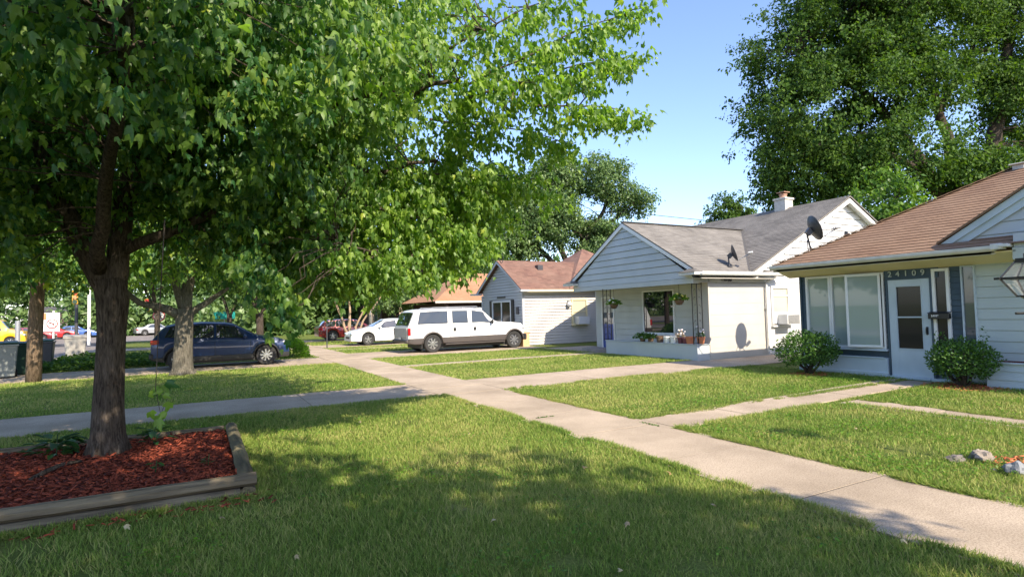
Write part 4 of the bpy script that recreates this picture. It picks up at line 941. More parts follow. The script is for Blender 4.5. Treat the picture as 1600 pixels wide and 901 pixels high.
# ---------------------------------------------------------------- fourth house (orange roof)
H4 = thing('house', 'low house with orange shingle roof and a white garage front behind the white truck', 'house', (16, 35, 0))
s = MB(); s.box(13.7, 22, 33.3, 40, -0.1, 2.3); s.build('house_body', M['darkbrick'], H4)
s = MB(); s.box(14.6, 20, 33.2, 33.3, 0, 2.0); 
for i in range(4): s.box(14.7, 19.9, 33.17, 33.2, 0.08+0.5*i, 0.5+0.5*i)
s.build('garage_door', M['whitetrim'], H4, bevel=0.01)
rf = MB(); k4 = 0.58; s4 = math.sqrt(1+k4*k4)
courses(rf, (12.6, 32.8, 2.38), (1,0,0), (0,1/s4,k4/s4), (0,-k4/s4,1/s4), [(0,0), (10.6,0), (7.2,3.4*s4), (3.4,3.4*s4)], 0.135, 0.01)
rf.poly([(12.6, 32.8, 2.38), (16.0, 36.2, 4.352), (12.6, 39.6, 2.38)], uv=[(0,0),(4,3),(8,0)])
rf.poly([(12.6, 39.6, 2.38), (16.0, 36.2, 4.352), (19.8, 36.2, 4.352), (23.2, 39.6, 2.38)], uv=[(0,0),(4,3),(8,3),(12,0)])
rf.build('roof', M['rooforange'], H4)
s = MB(); s.box(12.6, 23, 32.72, 32.82, 2.27, 2.39); s.build('gutter', M['cream'], H4, bevel=0.005)
s = MB(); s.box(12.8, 22, 32.85, 33.3, 2.2, 2.26); s.box(13.4, 13.55, 33.0, 33.15, 0, 2.2); s.build('porch_beam', M['darkbrick'], H4)

# ---------------------------------------------------------------- fifth house, dark porch far back
H5 = thing('house', 'dark brown house with a pale column far behind the white sedan', 'house', (16, 48, 0))
s = MB(); s.box(13.6, 24, 48, 56, -0.1, 2.6); s.build('house_body', M['darkbrick'], H5)
s = MB(); s.prism([(11.8, 45.6, 2.5), (25, 45.6, 2.5), (25, 51, 4.6), (11.8, 51, 4.6)], (0,0,.1)); s.prism([(11.8, 51, 4.6), (25, 51, 4.6), (25, 57, 2.5), (11.8, 57, 2.5)], (0,0,.1)); s.build('roof', M['darkbrick'], H5)
for xx in (12.2, 14.6, 17.5):
    s = MB(); s.box(xx-.16, xx+.16, 45.9, 46.2, 0, 2.5); s.build('porch_column', M['tanwall'], H5, bevel=0.02)
window(H5, 48.0, 14.2, 15.6, 1.0, 2.1, 'grayglass', face='y-', trim='tanwall'); window(H5, 13.6, 49, 50.2, 1.0, 2.1, 'grayglass', trim='tanwall')

# ================================================================== ROOF AND WALL FITTINGS
def sat_dish(base, centre, face, r, label, feed=0.62, legs=True, tilt=1.0):
    t = thing('satellite_dish', label, 'satellite dish', base)
    base, c, f = Vector(base), Vector(centre), Vector(face).normalized()
    b = MB(); u = f.cross(Vector((0,0,1))).normalized(); v = u.cross(f)
    rings = []; n = 28
    for k_ in range(8):
        q = k_/7
        for j in range(n):
            a_ = 2*math.pi*j/n; b.v.append(tuple(c + u*math.cos(a_)*r*q*0.93 + v*math.sin(a_)*r*q + f*(0.16*r*q*q*2)))
    for k_ in range(7):
        for j in range(n): j2 = (j+1) % n; b.f.append((k_*n+j, k_*n+j2, (k_+1)*n+j2, (k_+1)*n+j))
    off = len(b.v)
    b.v += [tuple(Vector(p) - f*0.012) for p in b.v[:off]]
    for k_ in range(7):
        for j in range(n): j2 = (j+1) % n; b.f.append((off+k_*n+j2, off+k_*n+j, off+(k_+1)*n+j, off+(k_+1)*n+j2))
    for j in range(n): j2 = (j+1) % n; b.f.append((7*n+j, 7*n+j2, off+7*n+j2, off+7*n+j))
    me = b.build('dish', M['darkmetal'], t, smooth=True, sharp=50)
    b = MB(); m_ = c - f*0.12 - Vector((0,0,r*0.25))
    b.tube([base, base.lerp(m_, 0.5)+Vector((0,0,0.02)), m_], 0.022, 8); b.box(base.x-.08, base.x+.08, base.y-.06, base.y+.06, base.z-.02, base.z+.02)
    b.beam(m_, c-f*0.01, 0.10, 0.14); b.build('mast', M['darkmetal'], t)
    if legs:
        b = MB()
        for dx, dy in ((-.28, -.1), (.30, .05)): b.tube([base+Vector((dx, dy, -.05)), m_-Vector((0,0,.15))], 0.012, 6)
        b.build('strut', M['darkmetal'], t)
    b = MB(); tip = c + f*feed - v*r*0.62; b.tube([c - v*r*0.92 + f*.1, tip], 0.013, 6)
    b.build('feed_arm', M['graymetal'], t)
    b = MB(); d_ = (c-tip).normalized(); b.beam(tip - u*0.11, tip + u*0.11, 0.05, 0.05)
    for o_ in (-.09, 0, .09): b.tube([tip+u*o_-d_*.02, tip+u*o_+d_*.10], [0.035, 0.028], 10)
    b.build('receiver', M['gutterwhite'], t); return t
sat_dish((13.62, 9.02, 2.80), (13.60, 9.0, 3.50), (0.80, -0.48, 0.34), 0.33, 'dark satellite dish on a tripod at the corner of the brown roof', feed=0.62)
sat_dish((14.62, 12.46, 2.86), (14.72, 12.42, 3.26), (0.68, -0.66, 0.30), 0.27, 'gray satellite dish standing on the gray porch roof beside its own shadow', feed=0.55, legs=False)
sat_dish((15.45, 9.15, 2.70), (15.46, 9.20, 3.22), (0.66, -0.66, 0.45), 0.33, 'satellite dish added out of sight behind the brown roof to shade the cream side panel', feed=0.6)  # unseen dish, added to cast the dish shadow on the side panel
fl = thing('flood_lamp', 'small dark twin flood lamp under the porch gutter above the cream panel', 'lamp', (14.4, 12.4, 2.45))
b = MB(); b.lathe([(0.0, 0), (0.055, 0.0), (0.06, -0.09), (0.03, -0.11), (0, -0.11)], (14.28, 12.36, 2.45), 'y', 12); b.lathe([(0.0, 0), (0.05, 0.0), (0.055, -0.08), (0.03, -0.1), (0, -0.1)], (14.45, 12.36, 2.43), 'y', 12); b.build('bulb_housing', M['darkmetal'], fl)
b = MB(); b.box(14.2, 14.52, 12.37, 12.45, 2.44, 2.48); b.build('bracket', M['darkmetal'], fl)

# hanging baskets
def basket(c, label, seed, flowers='yellowpetal', drop=0.25):
    t = thing('hanging_basket', label, 'hanging basket', c, 'hanging baskets on the porch'); c = Vector(c)
    b = MB(); b.lathe([(0.0, -.17), (.08, -.16), (.14, -.06), (.16, 0.02), (.145, 0.02), (.12, -.04), (0, -.05)], c, n=16); b.build('bowl', M['brownpot'], t, smooth=True)
    b = MB()
    for a_ in (0, 2.1, 4.2): b.tube([c+Vector((.15*math.cos(a_), .15*math.sin(a_), .02)), c+Vector((0,0,drop))], 0.004, 4)
    b.tube([c+Vector((0,0,drop)), (c.x, c.y, 2.36)], 0.006, 4); b.build('hanger', M['blackmetal'], t)
    rng = np.random.default_rng(seed); n = 620
    D = rng.normal(size=(n,3)); D /= np.linalg.norm(D, axis=1, keepdims=True); D[:, 2] = np.abs(D[:, 2])*0.75-0.12
    P = np.array(c) + D*[.24,.25,.20]*rng.uniform(.5, 1.15, (n,1)) + [0,0,.02]
    leafmesh('foliage', P, D + [0,0,-.3], rng.normal(size=(n,3))+[0,0,.8], rng.uniform(.04, .075, n), OVAL, OVAL_T, M['bright'], t)
    b = MB(); rs = random.Random(seed)
    for i in range(14):
        d_ = Vector((rs.gauss(0,1), rs.gauss(0,1), abs(rs.gauss(0,.7)))).normalized(); p_ = c + Vector((d_.x*.23, d_.y*.23, d_.z*.18+.02)); b = MB(); b.ball(p_, .034, .034, .022, n=5); b.build('flower', M[flowers], t)
    return t
basket((13.12, 13.15, 1.86), 'hanging basket of yellow flowers below the porch ceiling near the lit corner', 3)
basket((13.12, 16.35, 1.80), 'leafy hanging basket beside the far iron column of the porch', 5, 'petal')

# pots on the planter wall
def pot(y, r, h, m, label, x=13.17, taper=0.78):
    b = MB(); z = 0.502; b.lathe([(0, z), (r*taper, z), (r*.98, z+h*.82), (r*1.08, z+h*.82), (r*1.08, z+h), (r*.9, z+h), (r*.85, z+h*.85), (0, z+h*.83)], (x, y, 0), n=18)
    t = thing('flower_pot', label, 'flower pot', (x, y, z), 'pots along the planter wall'); b.build('pot', M[m], t, smooth=True, sharp=35); return t
def pot_plant(t, c, n, rad, size, m, seed, tall=1.0):
    rng = np.random.default_rng(seed); D = rng.normal(size=(n,3)); D /= np.linalg.norm(D, axis=1, keepdims=True); D[:, 2] = np.abs(D[:, 2])
    P = np.array(c) + D*[rad, rad, rad*tall]*rng.uniform(.3, 1, (n,1)); leafmesh('foliage', P, D+[0,0,-.2], rng.normal(size=(n,3))+[0,0,.6], rng.uniform(.6,1.2,n)*size, OVAL, OVAL_T, M[m], t)
t = pot(14.95, .10, .12, 'brownpot', 'leftmost brown pot of spreading green foliage on the planter wall'); pot_plant(t, (13.17, 14.95, .62), 300, .30, .08, 'shrubleaf', 1, .55)
t = pot(14.55, .10, .12, 'brownpot', 'second pot of green foliage, spilling beside the leftmost one'); pot_plant(t, (13.17, 14.55, .62), 260, .25, .08, 'shrubleaf', 2, .55)
t = pot(14.12, .12, .20, 'brownpot', 'empty brown pot between the green foliage and the white pots')
t = pot(13.78, .115, .20, 'whitetrim', 'first white pot, next to the brown empty pot')
t = pot(13.50, .115, .21, 'whitetrim', 'second white pot, next to the plum coloured pot')
t = pot(13.20, .10, .19, 'purplepot', 'plum coloured pot holding a pale pink flowering plant'); pot_plant(t, (13.17, 13.20, .70), 120, .16, .05, 'dryleaf', 3, 1.2)
b = MB(); rs = random.Random(4)
for i in range(16): b = MB(); b.ball((13.15+rs.uniform(-.12,.12), 13.22+rs.uniform(-.16,.16), .80+rs.uniform(-.06,.14)), .024, n=4); b.build('flower', M['petal'], t)
t = pot(12.98, .11, .17, 'purplepot', 'low dark plum pot beside the round terracotta pot')
t = pot(12.80, .14, .22, 'terracotta', 'round terracotta pot left of the iron column')
t = pot(12.52, .12, .21, 'terracotta', 'terracotta pot on the corner of the planter wall holding a white flower', x=13.32); pot_plant(t, (13.32, 12.52, .72), 90, .13, .05, 'shrubleaf', 6, 1.2)
b = MB()
for p_ in ((13.3,12.50,.86), (13.42,12.52,.84), (13.22,12.55,1.02), (13.36,12.46,.92)): b = MB(); b.ball(p_, .035, .035, .03, n=5); b.build('flower', M['petal'], t)
b = MB(); b.tube([(13.3,12.52,.7), (13.22,12.55,1.0)], .005, 4); b.tube([(13.34,12.52,.7), (13.42,12.52,.83)], .005, 4); b.build('stems', M['hosta'], t)

# ================================================================== LAMP POST
LP = Vector((6.83, 2.36, 0))
lamp = thing('lamp_post', 'black four sided lantern on a post at the right edge of the lawn', 'lamp post', LP)
b = MB(); b.tube([LP, LP+Vector((0,0,1.62))], 0.036, 12); b.tube([LP+Vector((-.15,.08,1.47)), LP+Vector((.15,-.08,1.47))], 0.012, 8); b.lathe([(.036,1.5),(.06,1.56),(.06,1.6),(.09,1.62),(0,1.625)], LP, n=12); b.build('post', M['blackmetal'], lamp)
b = MB(); g_ = MB()
def ring(hw, z): return [LP+Vector((sx*hw, sy*hw, z)) for sx, sy in ((-1,-1),(1,-1),(1,1),(-1,1))]
r0, r1, r2_ = ring(.085, 1.63), ring(.175, 1.80), ring(.085, 1.955)
for i in range(4):
    j = (i+1) % 4
    for ra, rb in ((r0, r1), (r1, r2_)): b.beam(ra[i], rb[i], .014, .014)
    b.beam(r0[i], r0[j], .018, .016); b.beam(r2_[i], r2_[j], .02, .02)
    e_ = (r1[j]-r1[i]).normalized()*0.045; b.beam(r1[i]-e_, r1[j]+e_, .02, .022)
    g_.poly([r0[i], r0[j], r1[j], r1[i]]); g_.poly([r1[i], r1[j], r2_[j], r2_[i]])
b.prism(ring(.085, 1.955), (0,0,.03)); b.lathe([(.05, 1.985), (.05, 2.03), (.0, 2.035)], LP, n=12); fr = b.build('lantern_frame', M['blackmetal'], lamp)
gm, gnt, gb = new_mat('lantern_glass'); gb.inputs['Base Color'].default_value = (.75, .75, .73, 1); gb.inputs['Roughness'].default_value = .15
_t = gnt.nodes.new('ShaderNodeBsdfTransparent'); _m = gnt.nodes.new('ShaderNodeMixShader'); _m.inputs[0].default_value = .16
gnt.links.new(_t.outputs[0], _m.inputs[1]); gnt.links.new(gb.outputs[0], _m.inputs[2]); gnt.links.new(_m.outputs[0], gnt.nodes['Material Output'].inputs[0])
g_.build('glass', gm, lamp)
b = MB(); b.lathe([(.0, 1.65), (.03, 1.66), (.03, 1.69), (.045, 1.72), (.04, 1.80), (.02, 1.86), (0, 1.87)], LP, n=12); b.build('bulb', mat('frosted_bulb', (.75,.66,.42)), lamp, smooth=True)

# ================================================================== VEHICLES
def car(name, label, cat, L, W, top, belt, zbot, wheels, wr, paint, glass='carglass', rearglass=None, wind=None, sidewin=(), clad=None, cladz=None, handles=(), group=None,
        narrow=(0.90, 0.93), spokes=6, tail=None, head=None, mirror=None, roofw=0.80, detail=True, plate=None, bumper=None, board=None, grille=None, ps=1.0, arch=None):
    """body length along local +x (rear at 0, front at L), centred on y. top/belt: (s, z) profiles"""
    t = thing(name, label, cat, (0,0,0), group, world=False)
    hw = W/2
    def ip(prof, s):
        return float(np.interp(s, [p[0] for p in prof], [p[1] for p in prof]))
    S = set(np.linspace(0, 1, 61)); 
    for w_ in wheels:
        for q in np.linspace(-1, 1, 17): S.add(min(1, max(0, w_ + q*wr*1.2/L)))
    for p_ in top: S.add(p_[0])
    S = sorted(S); S = [s for i, s in enumerate(S) if i == 0 or s-S[i-1] > 1e-4]
    def half(s):
        e = 1.0
        if s < .04: e = narrow[0] + (1-narrow[0])*math.sqrt(max(0, s/.04))
        if s > .90: e = 1 - (1-narrow[1])*((s-.90)/.10)**2.0
        return hw*e
    def zb(s):
        z = ip(zbot, s)
        for w_ in wheels:
            d = abs(s-w_)*L
            if d < wr*1.16: z = max(z, wr + math.sqrt((wr*1.16)**2 - d*d))
        return z
    def section(s):
        w = half(s); zt = ip(top, s); zbe = min(ip(belt, s), zt-.035); b0 = zb(s)
        gh = zt - zbe; rw = w*roofw if gh > .30 else w*(0.93 - (0.93-roofw)*max(0, (gh-.05))/.25)
        zm = b0 + (zbe-b0)*.55
        return [(0, b0), (w*.90, b0), (w*.975, b0+.03), (w, zm), (w*.985, zbe-.05), (w*.955, zbe), (rw*1.02, zt-.055*min(1, gh/.2)), (rw*.88, zt-.012), (rw*.5, zt+.002), (0, zt+.006)]
    b = MB(); nS = len(S); secs = [section(s) for s in S]; m = len(secs[0])
    for s, sc in zip(S, secs):
        for (y, z) in sc: b.v.append((s*L, y, z))
        for (y, z) in sc[1:-1][::-1]: b.v.append((s*L, -y, z))
    k = 2*m-2
    for i in range(nS-1):
        for j in range(k):
            j2 = (j+1) % k; b.f.append((i*k+j, i*k+j2, (i+1)*k+j2, (i+1)*k+j))
    b.f.append(tuple(range(k))[::-1]); b.f.append(tuple((nS-1)*k+j for j in range(k)))
    b.build('body', M[paint], t, smooth=True, sharp=38)
    def side(s, q, sy, off=.008):
        sc = section(s); a, c_ = sc[5], sc[6]
        return Vector((s*L, sy*(a[0]+(c_[0]-a[0])*q+off), a[1]+(c_[1]-a[1])*q+off*.3))
    for (sa, sb, ta, tb) in sidewin:      # bottom from sa..sb, top ta..tb
        for sy in (1, -1):
            w_ = MB(); nx, nq = 8, 4
            for q in range(nq+1):
                f_ = q/nq; qq = .07+.80*f_
                for i in range(nx+1):
                    s = (sa+(ta-sa)*f_) + ((sb+(tb-sb)*f_)-(sa+(ta-sa)*f_))*i/nx; w_.v.append(tuple(side(s, qq, sy)))
            for q in range(nq):
                for i in range(nx): w_.f.append((q*(nx+1)+i, q*(nx+1)+i+1, (q+1)*(nx+1)+i+1, (q+1)*(nx+1)+i))
            w_.build('side_window', M[glass], t, smooth=True)
            if detail:
                e_ = MB(); cs = [side(sa, .05, sy, .010), side(sb, .05, sy, .010), side(tb, .90, sy, .010), side(ta, .90, sy, .010)]
                for i in range(4): e_.tube([cs[i], cs[(i+1) % 4]], .007, 5)
                e_.build('window_seal', M['blackplastic'], t)
    def across(s0, s1, nm, g, lift=.010, win=.90, trim_=0.0):
        w_ = MB(); nx, ny = 8, 8; d = Vector(((s1-s0)*L, 0, ip(top, s1)-ip(top, s0))).normalized(); nrm = Vector((-d.z, 0, d.x)) 
        if nrm.z < 0: nrm = -nrm
        for i in range(nx+1):
            s = s0+(s1-s0)*i/nx; sc = section(s); P5, P6, P7, P8, P9 = sc[5], sc[6], sc[7], sc[8], sc[9]
            ys = [P6[0]*win, P7[0]*win, P8[0]*win, 0]; zs = [P6[1]*.35+P7[1]*.65, P7[1], P8[1], P9[1]]
            for y_ in np.linspace(-1, 1, ny+1):
                yy = abs(y_)*P6[0]*win; z = float(np.interp(yy, ys[::-1], zs[::-1])); w_.v.append((s*L+nrm.x*lift, math.copysign(yy, y_), z+nrm.z*lift))
        for i in range(nx):
            for j in range(ny): w_.f.append((i*(ny+1)+j, i*(ny+1)+j+1, (i+1)*(ny+1)+j+1, (i+1)*(ny+1)+j))
        w_.build(nm, M[g], t, smooth=True)
    if wind: across(wind[0], wind[1], 'windshield', 'carglass')
    if rearglass: across(rearglass[0], rearglass[1], 'rear_window', 'carglass')
    # wheels
    for w_ in wheels:
        for sy in (1, -1):
            wy = sy*(hw-.13); cx = w_*L
            b = MB(); r = wr; b.lathe([(r*.62, -.10), (r*.93, -.11), (r, -.08), (r, .08), (r*.93, .11), (r*.62, .10), (r*.60, 0)], (cx, wy, r), 'y', 32, closed=True)
            wh = b.build('wheel', M['tyre'], t, smooth=True, sharp=40)
            b = MB(); o_ = sy*.085
            b.lathe([(r*.64, o_), (r*.60, o_*1.05), (r*.56, o_*.6), (r*.54, o_*.3), (0, o_*.25)], (cx, wy, r), 'y', 28)
            b.lathe([(0, o_*1.02), (r*.15, o_*1.0), (r*.17, o_*.4)], (cx, wy, r), 'y', 16)
            for q in range(spokes):
                a_ = 2*math.pi*q/spokes+.3; d = Vector((math.cos(a_), 0, math.sin(a_))); c0 = Vector((cx, wy+o_*.75, r))
                b.beam(c0+d*r*.12, c0+d*r*.60, r*.17*(6/spokes)**.7, .03, up=(0,1,0))
            b.build('rim', M['chrome'], wh)
            b = MB(); b.lathe([(r*.54, o_*.34), (0, o_*.3)], (cx, wy+sy*.0, r), 'y', 20); b.build('brake_disc', M['darkmetal'], wh)
        b = MB(); b.box(w_*L-wr*1.1, w_*L+wr*1.1, -hw*.78, hw*.78, wr*.5, wr*2.05); b.build('wheel_well', M['blackplastic'], t)
    b = MB(); b.box(L*.10, L*.92, -hw*.80, hw*.80, .17, .42); b.build('underbody', M['blackplastic'], t)
    if clad:
        for sy in (1, -1):
            b = MB(); n = len(S)
            for s in S:
                w = half(s)+.012*1; z0, z1 = zb(s), max(ip(cladz, s), zb(s)+.0)
                b.v += [(s*L, sy*(w*.90+.0), z0-.004), (s*L, sy*(w*.985+.012), z0+.02), (s*L, sy*(w+.010), min(z1, z0+max(.02, (z1-z0)*.6))), (s*L, sy*(w+.008), max(z1, z0+.02)), (s*L, sy*(w-.02), max(z1, z0+.02)+.012)]
            for i in range(n-1):
                for j in range(4): b.f.append((i*5+j, i*5+j+1, (i+1)*5+j+1, (i+1)*5+j))
            b.build('side_cladding', M[clad], t, smooth=True, sharp=50)
            for w_ in wheels:     # arch flare
                b = MB(); pts = []
                for q in range(15):
                    a_ = math.pi*q/14; rr = wr*1.22; pts.append((w_*L+math.cos(a_)*rr, sy*(hw+.006), wr+math.sin(a_)*rr))
                b.tube(pts, wr*.10, 8); b.build('arch_flare', M[clad], t, smooth=True)
    if board:
        for sy in (1, -1):
            b = MB(); b.box(board[0]*L, board[1]*L, sy*(hw-.10), sy*(hw+.07), board[2], board[2]+.05); b.build('running_board', M[clad or 'blackplastic'], t, bevel=.015)
    for (s, z, w__, h__) in handles:
        for sy in (1, -1):
            b = MB(); y_ = half(s)*1.0; b.box(s*L-w__/2, s*L+w__/2, sy*(y_-.02), sy*(y_+.022), z-h__/2, z+h__/2); b.build('door_handle', M['blackplastic'] if h__ > .06 else M[paint], t, bevel=.008)
    if detail:
        for s in ps if isinstance(ps, (list, tuple)) else ():
            for sy in (1, -1):
                b = MB(); pts = []
                for z in np.linspace(max(ip(zbot, s), zb(s))+.08, ip(belt, s)-.01, 6):
                    sc = section(s); zz = [p[1] for p in sc[1:6]]; yy = [p[0] for p in sc[1:6]]; pts.append((s*L, sy*(float(np.interp(z, zz, yy))+.001), z))
                b.tube(pts, .007, 4); b.build('door_gap', M['blackplastic'], t)
    if tail:
        for sy in (1, -1):
            b = MB(); b.box(-.012, tail[0], sy*(hw*tail[3]), sy*(hw*1.0+.004), tail[1], tail[2]); b.build('taillight', M['redlens'], t, bevel=.012)
    if head:
        for sy in (1, -1):
            b = MB(); x1 = L+.004; b.prism([(x1-head[0], sy*(hw*.96), head[1]), (x1-.03, sy*hw*.80, head[1]), (x1, sy*hw*.52, head[1]+.01), (x1-.05, sy*hw*.5, head[2]), (x1-.12, sy*hw*.80, head[2]), (x1-head[0], sy*hw*.965, head[2])], (0,0,.001))
            b = MB(); b.box(L-head[0], L-.01, sy*hw*.56, sy*(hw*.955+.0), head[1], head[2]); b.build('headlight', M['clearlens'], t, bevel=.03)
    if mirror:
        for sy in (1, -1):
            b = MB(); y_ = half(mirror[0]); b.ball((mirror[0]*L, sy*(y_+.10), mirror[1]), .06, .10, mirror[2], n=6); b.beam((mirror[0]*L, sy*(y_-.06), mirror[1]-.04), (mirror[0]*L, sy*(y_+.06), mirror[1]-.03), .03, .03); b.build('mirror', M[mirror[3]], t, smooth=True)
    for bp in (bumper or ()):
        b = MB(); x0_, x1_, z0_, z1_, mm = bp; b.box(x0_, x1_, -hw*.96, hw*.96, z0_, z1_); b.build('bumper', M[mm], t, bevel=.04)
    if grille:
        b = MB(); b.box(L-.02, L+.012, -hw*.48, hw*.48, grille[0], grille[1]); b.build('grille', M['blackplastic'], t, bevel=.01)
    if plate:
        b = MB(); b.box(-.06, -.045, -.16, .16, plate, plate+.11); b.build('licence_plate', M['signwhite'], t)
    return t

suv = car('parked_suv', 'big white suv with gray lower body parked in front of the red roofed house', 'suv', 5.5, 2.02,
    top=[(0, 1.06), (.006, 1.12), (.050, 1.70), (.075, 1.775), (.12, 1.81), (.35, 1.835), (.55, 1.825), (.595, 1.785), (.615, 1.75), (.725, 1.25), (.745, 1.205), (.90, 1.155), (.960, 1.12), (.978, 1.06), (.988, .92), (1, .62)],
    belt=[(0, 1.16), (.6, 1.17), (.77, 1.15), (1, 1.0)], zbot=[(0, .42), (.05, .36), (.2, .36), (.8, .36), (1, .40)],
    wheels=(.192, .893), wr=.375, paint='carwhite', glass='suvglass', rearglass=(.008, .048), wind=(.620, .722), sidewin=[(.075, .315, .095, .315), (.355, .485, .355, .480), (.520, .690, .520, .618)],
    clad='cladding', cladz=[(0, .60), (1, .62)], handles=[(.370, .93, .12, .15), (.540, .93, .12, .15)], narrow=(.95, .86), spokes=8, tail=(.10, .74, 1.04, .90), head=(.20, .84, 1.0), mirror=(.685, 1.20, .10, 'blackplastic'), roofw=.90,
    plate=.55, bumper=[(-.10, .12, .42, .56, 'cladding'), (5.42, 5.58, .34, .62, 'blackplastic')], board=(.29, .80, .30), grille=(.70, 1.0), ps=[.335, .502, .715])
suv.location = (7.48, 23.52, 0.014)
b = MB(); b.box(-.04, .02, -.86, .86, .62, 1.05); b.build('tailgate_panel', mat('shaded_tailgate', (.42,.43,.40)), suv, bevel=.02)  # gray colour paints in the shade on the white tailgate
b = MB()
for sy in (.74, -.74): b = MB(); b.tube([(1.1, sy, 1.81), (1.15, sy, 1.87), (3.2, sy, 1.885), (3.25, sy, 1.83)], .014, 6); b.build('roof_rail', M['graymetal'], suv)
b = MB(); b.box(4.42, 4.66, -1.012, -.998, .985, 1.02); b.build('badge', M['graymetal'], suv)

cx_top = [(0, .92), (.01, 1.0), (.06, 1.28), (.10, 1.44), (.16, 1.50), (.36, 1.535), (.52, 1.50), (.58, 1.45), (.74, 1.06), (.78, 1.02), (.93, .90), (.975, .80), (.99, .66), (1, .50)]
blue = car('parked_crossover', 'dark blue crossover parked behind the second street tree', 'car', 4.15, 1.80, top=cx_top,
    belt=[(0, 1.06), (.3, .98), (.75, .93), (1, .75)], zbot=[(0, .34), (.1, .24), (.9, .22), (1, .26)], wheels=(.185, .82), wr=.335, paint='carblue', rearglass=(.02, .085), wind=(.595, .735),
    sidewin=[(.09, .23, .13, .24), (.245, .43, .25, .43), (.45, .68, .45, .585)], clad='blackplastic', cladz=[(0, .40), (1, .40)], handles=[(.30, .86, .15, .03), (.50, .86, .15, .03)], spokes=9,
    tail=(.22, .84, .98, .70), head=(.38, .66, .80), mirror=(.655, 1.0, .07, 'carblue'), roofw=.78, bumper=[(-.05, .1, .36, .56, 'blackplastic')], grille=(.45, .62), ps=[.24, .44, .70])
blue.location = (-1.35, 22.45, 0.014)

sedan = car('parked_sedan', 'white sedan with its nose towards the street, left of the white suv', 'car', 4.6, 1.78,
    top=[(0, .80), (.02, .98), (.12, 1.04), (.17, 1.06), (.27, 1.30), (.36, 1.40), (.48, 1.42), (.58, 1.38), (.75, .98), (.78, .94), (.93, .80), (.975, .70), (1, .48)],
    belt=[(0, .98), (.3, .95), (.75, .88), (1, .7)], zbot=[(0, .3), (.1, .22), (.9, .2), (1, .24)], wheels=(.19, .80), wr=.325, paint='carwhite', rearglass=(.18, .30), wind=(.60, .745), glass='carglass',
    sidewin=[(.26, .44, .33, .44), (.46, .70, .46, .60)], handles=[(.32, .80, .15, .03), (.50, .80, .15, .03)], spokes=5, tail=(.2, .7, .85, .7), head=(.42, .56, .68), mirror=(.66, .95, .06, 'carwhite'), roofw=.76, grille=(.36, .48), ps=[.26, .45, .72])
sedan.rotation_euler = (0,0,math.pi); sedan.location = (7.15+4.6, 31.95, 0.014)
redc = car('parked_crossover', 'dark red crossover parked behind the white sedan near the slender yard tree', 'car', 4.5, 1.8, top=[(s, z*.93) for s, z in cx_top],
    belt=[(0, .98), (.3, .92), (.75, .87), (1, .7)], zbot=[(0, .32), (.1, .22), (.9, .2), (1, .24)], wheels=(.20, .82), wr=.33, paint='carred', rearglass=(.02, .085), wind=(.595, .735),
    sidewin=[(.09, .23, .13, .24), (.245, .43, .25, .43), (.45, .68, .45, .585)], spokes=5, tail=(.25, .72, .86, .7), head=(.38, .60, .72), mirror=(.655, .95, .06, 'carred'), roofw=.78, ps=[.24, .44, .70])
redc.location = (6.9, 40.0, 0.014)
def far_car(paint, label, x, y, rz=0.0, L=4.4, H=1.0, lift=-.10):
    c_ = car('distant_car', label, 'car', L, 1.75, top=[(0, .85), (.02, 1.0), (.12, 1.03), (.18, 1.06), (.28, 1.33), (.37, 1.42), (.5, 1.43), (.6, 1.36), (.75, .98), (.93, .82), (.975, .7), (1, .48)],
        belt=[(0, .96), (.75, .9), (1, .7)], zbot=[(0, .28), (1, .22)], wheels=(.2, .8), wr=.33, paint=paint, rearglass=(.18, .30), wind=(.60, .745), sidewin=[(.26, .44, .33, .44), (.46, .70, .46, .60)], spokes=5,
        tail=(.2, .68, .82, .7), head=(.3, .56, .68), roofw=.76, detail=False, group='cars at the far junction')
    c_.location = (x, y, lift); c_.rotation_euler = (0,0,rz); c_.scale = (1, 1, H); return c_
far_car('carred', 'dark red car at the junction just right of the utility pole', -16.9, 72, 0)
far_car('carbrightred', 'bright red car waiting at the junction behind the trash can', -16.3, 80)
far_car('carmidblue', 'blue car in the line behind the bright red car', -15.0, 84)
far_car('carwhite', 'white car at the end of the waiting line', -13.9, 88)
far_car('carsilver', 'silver car parked beyond the junction right of the maple trunk', -6.9, 84, .3, lift=-.1)
far_car('carmidblue', 'small blue car parked beyond the junction beside the silver car', -3.4, 86, .3, lift=-.1)
van = car('yellow_van', 'yellow van crossing at the left edge behind the bins', 'van', 5.4, 2.0, top=[(0, 1.9), (.02, 2.1), (.1, 2.2), (.62, 2.2), (.70, 2.1), (.80, 1.35), (.97, 1.15), (1, .6)], belt=[(0, 1.25), (.8, 1.2), (1, 1.0)], zbot=[(0, .35), (1, .3)],
    wheels=(.2, .82), wr=.36, paint='yellowpaint', wind=(.71, .79), sidewin=[(.52, .72, .52, .68)], spokes=6, tail=(.1, .9, 1.2, .85), head=(.2, .8, .95), roofw=.86, detail=False)
van.location = (-18.0, 62.0, -.1)

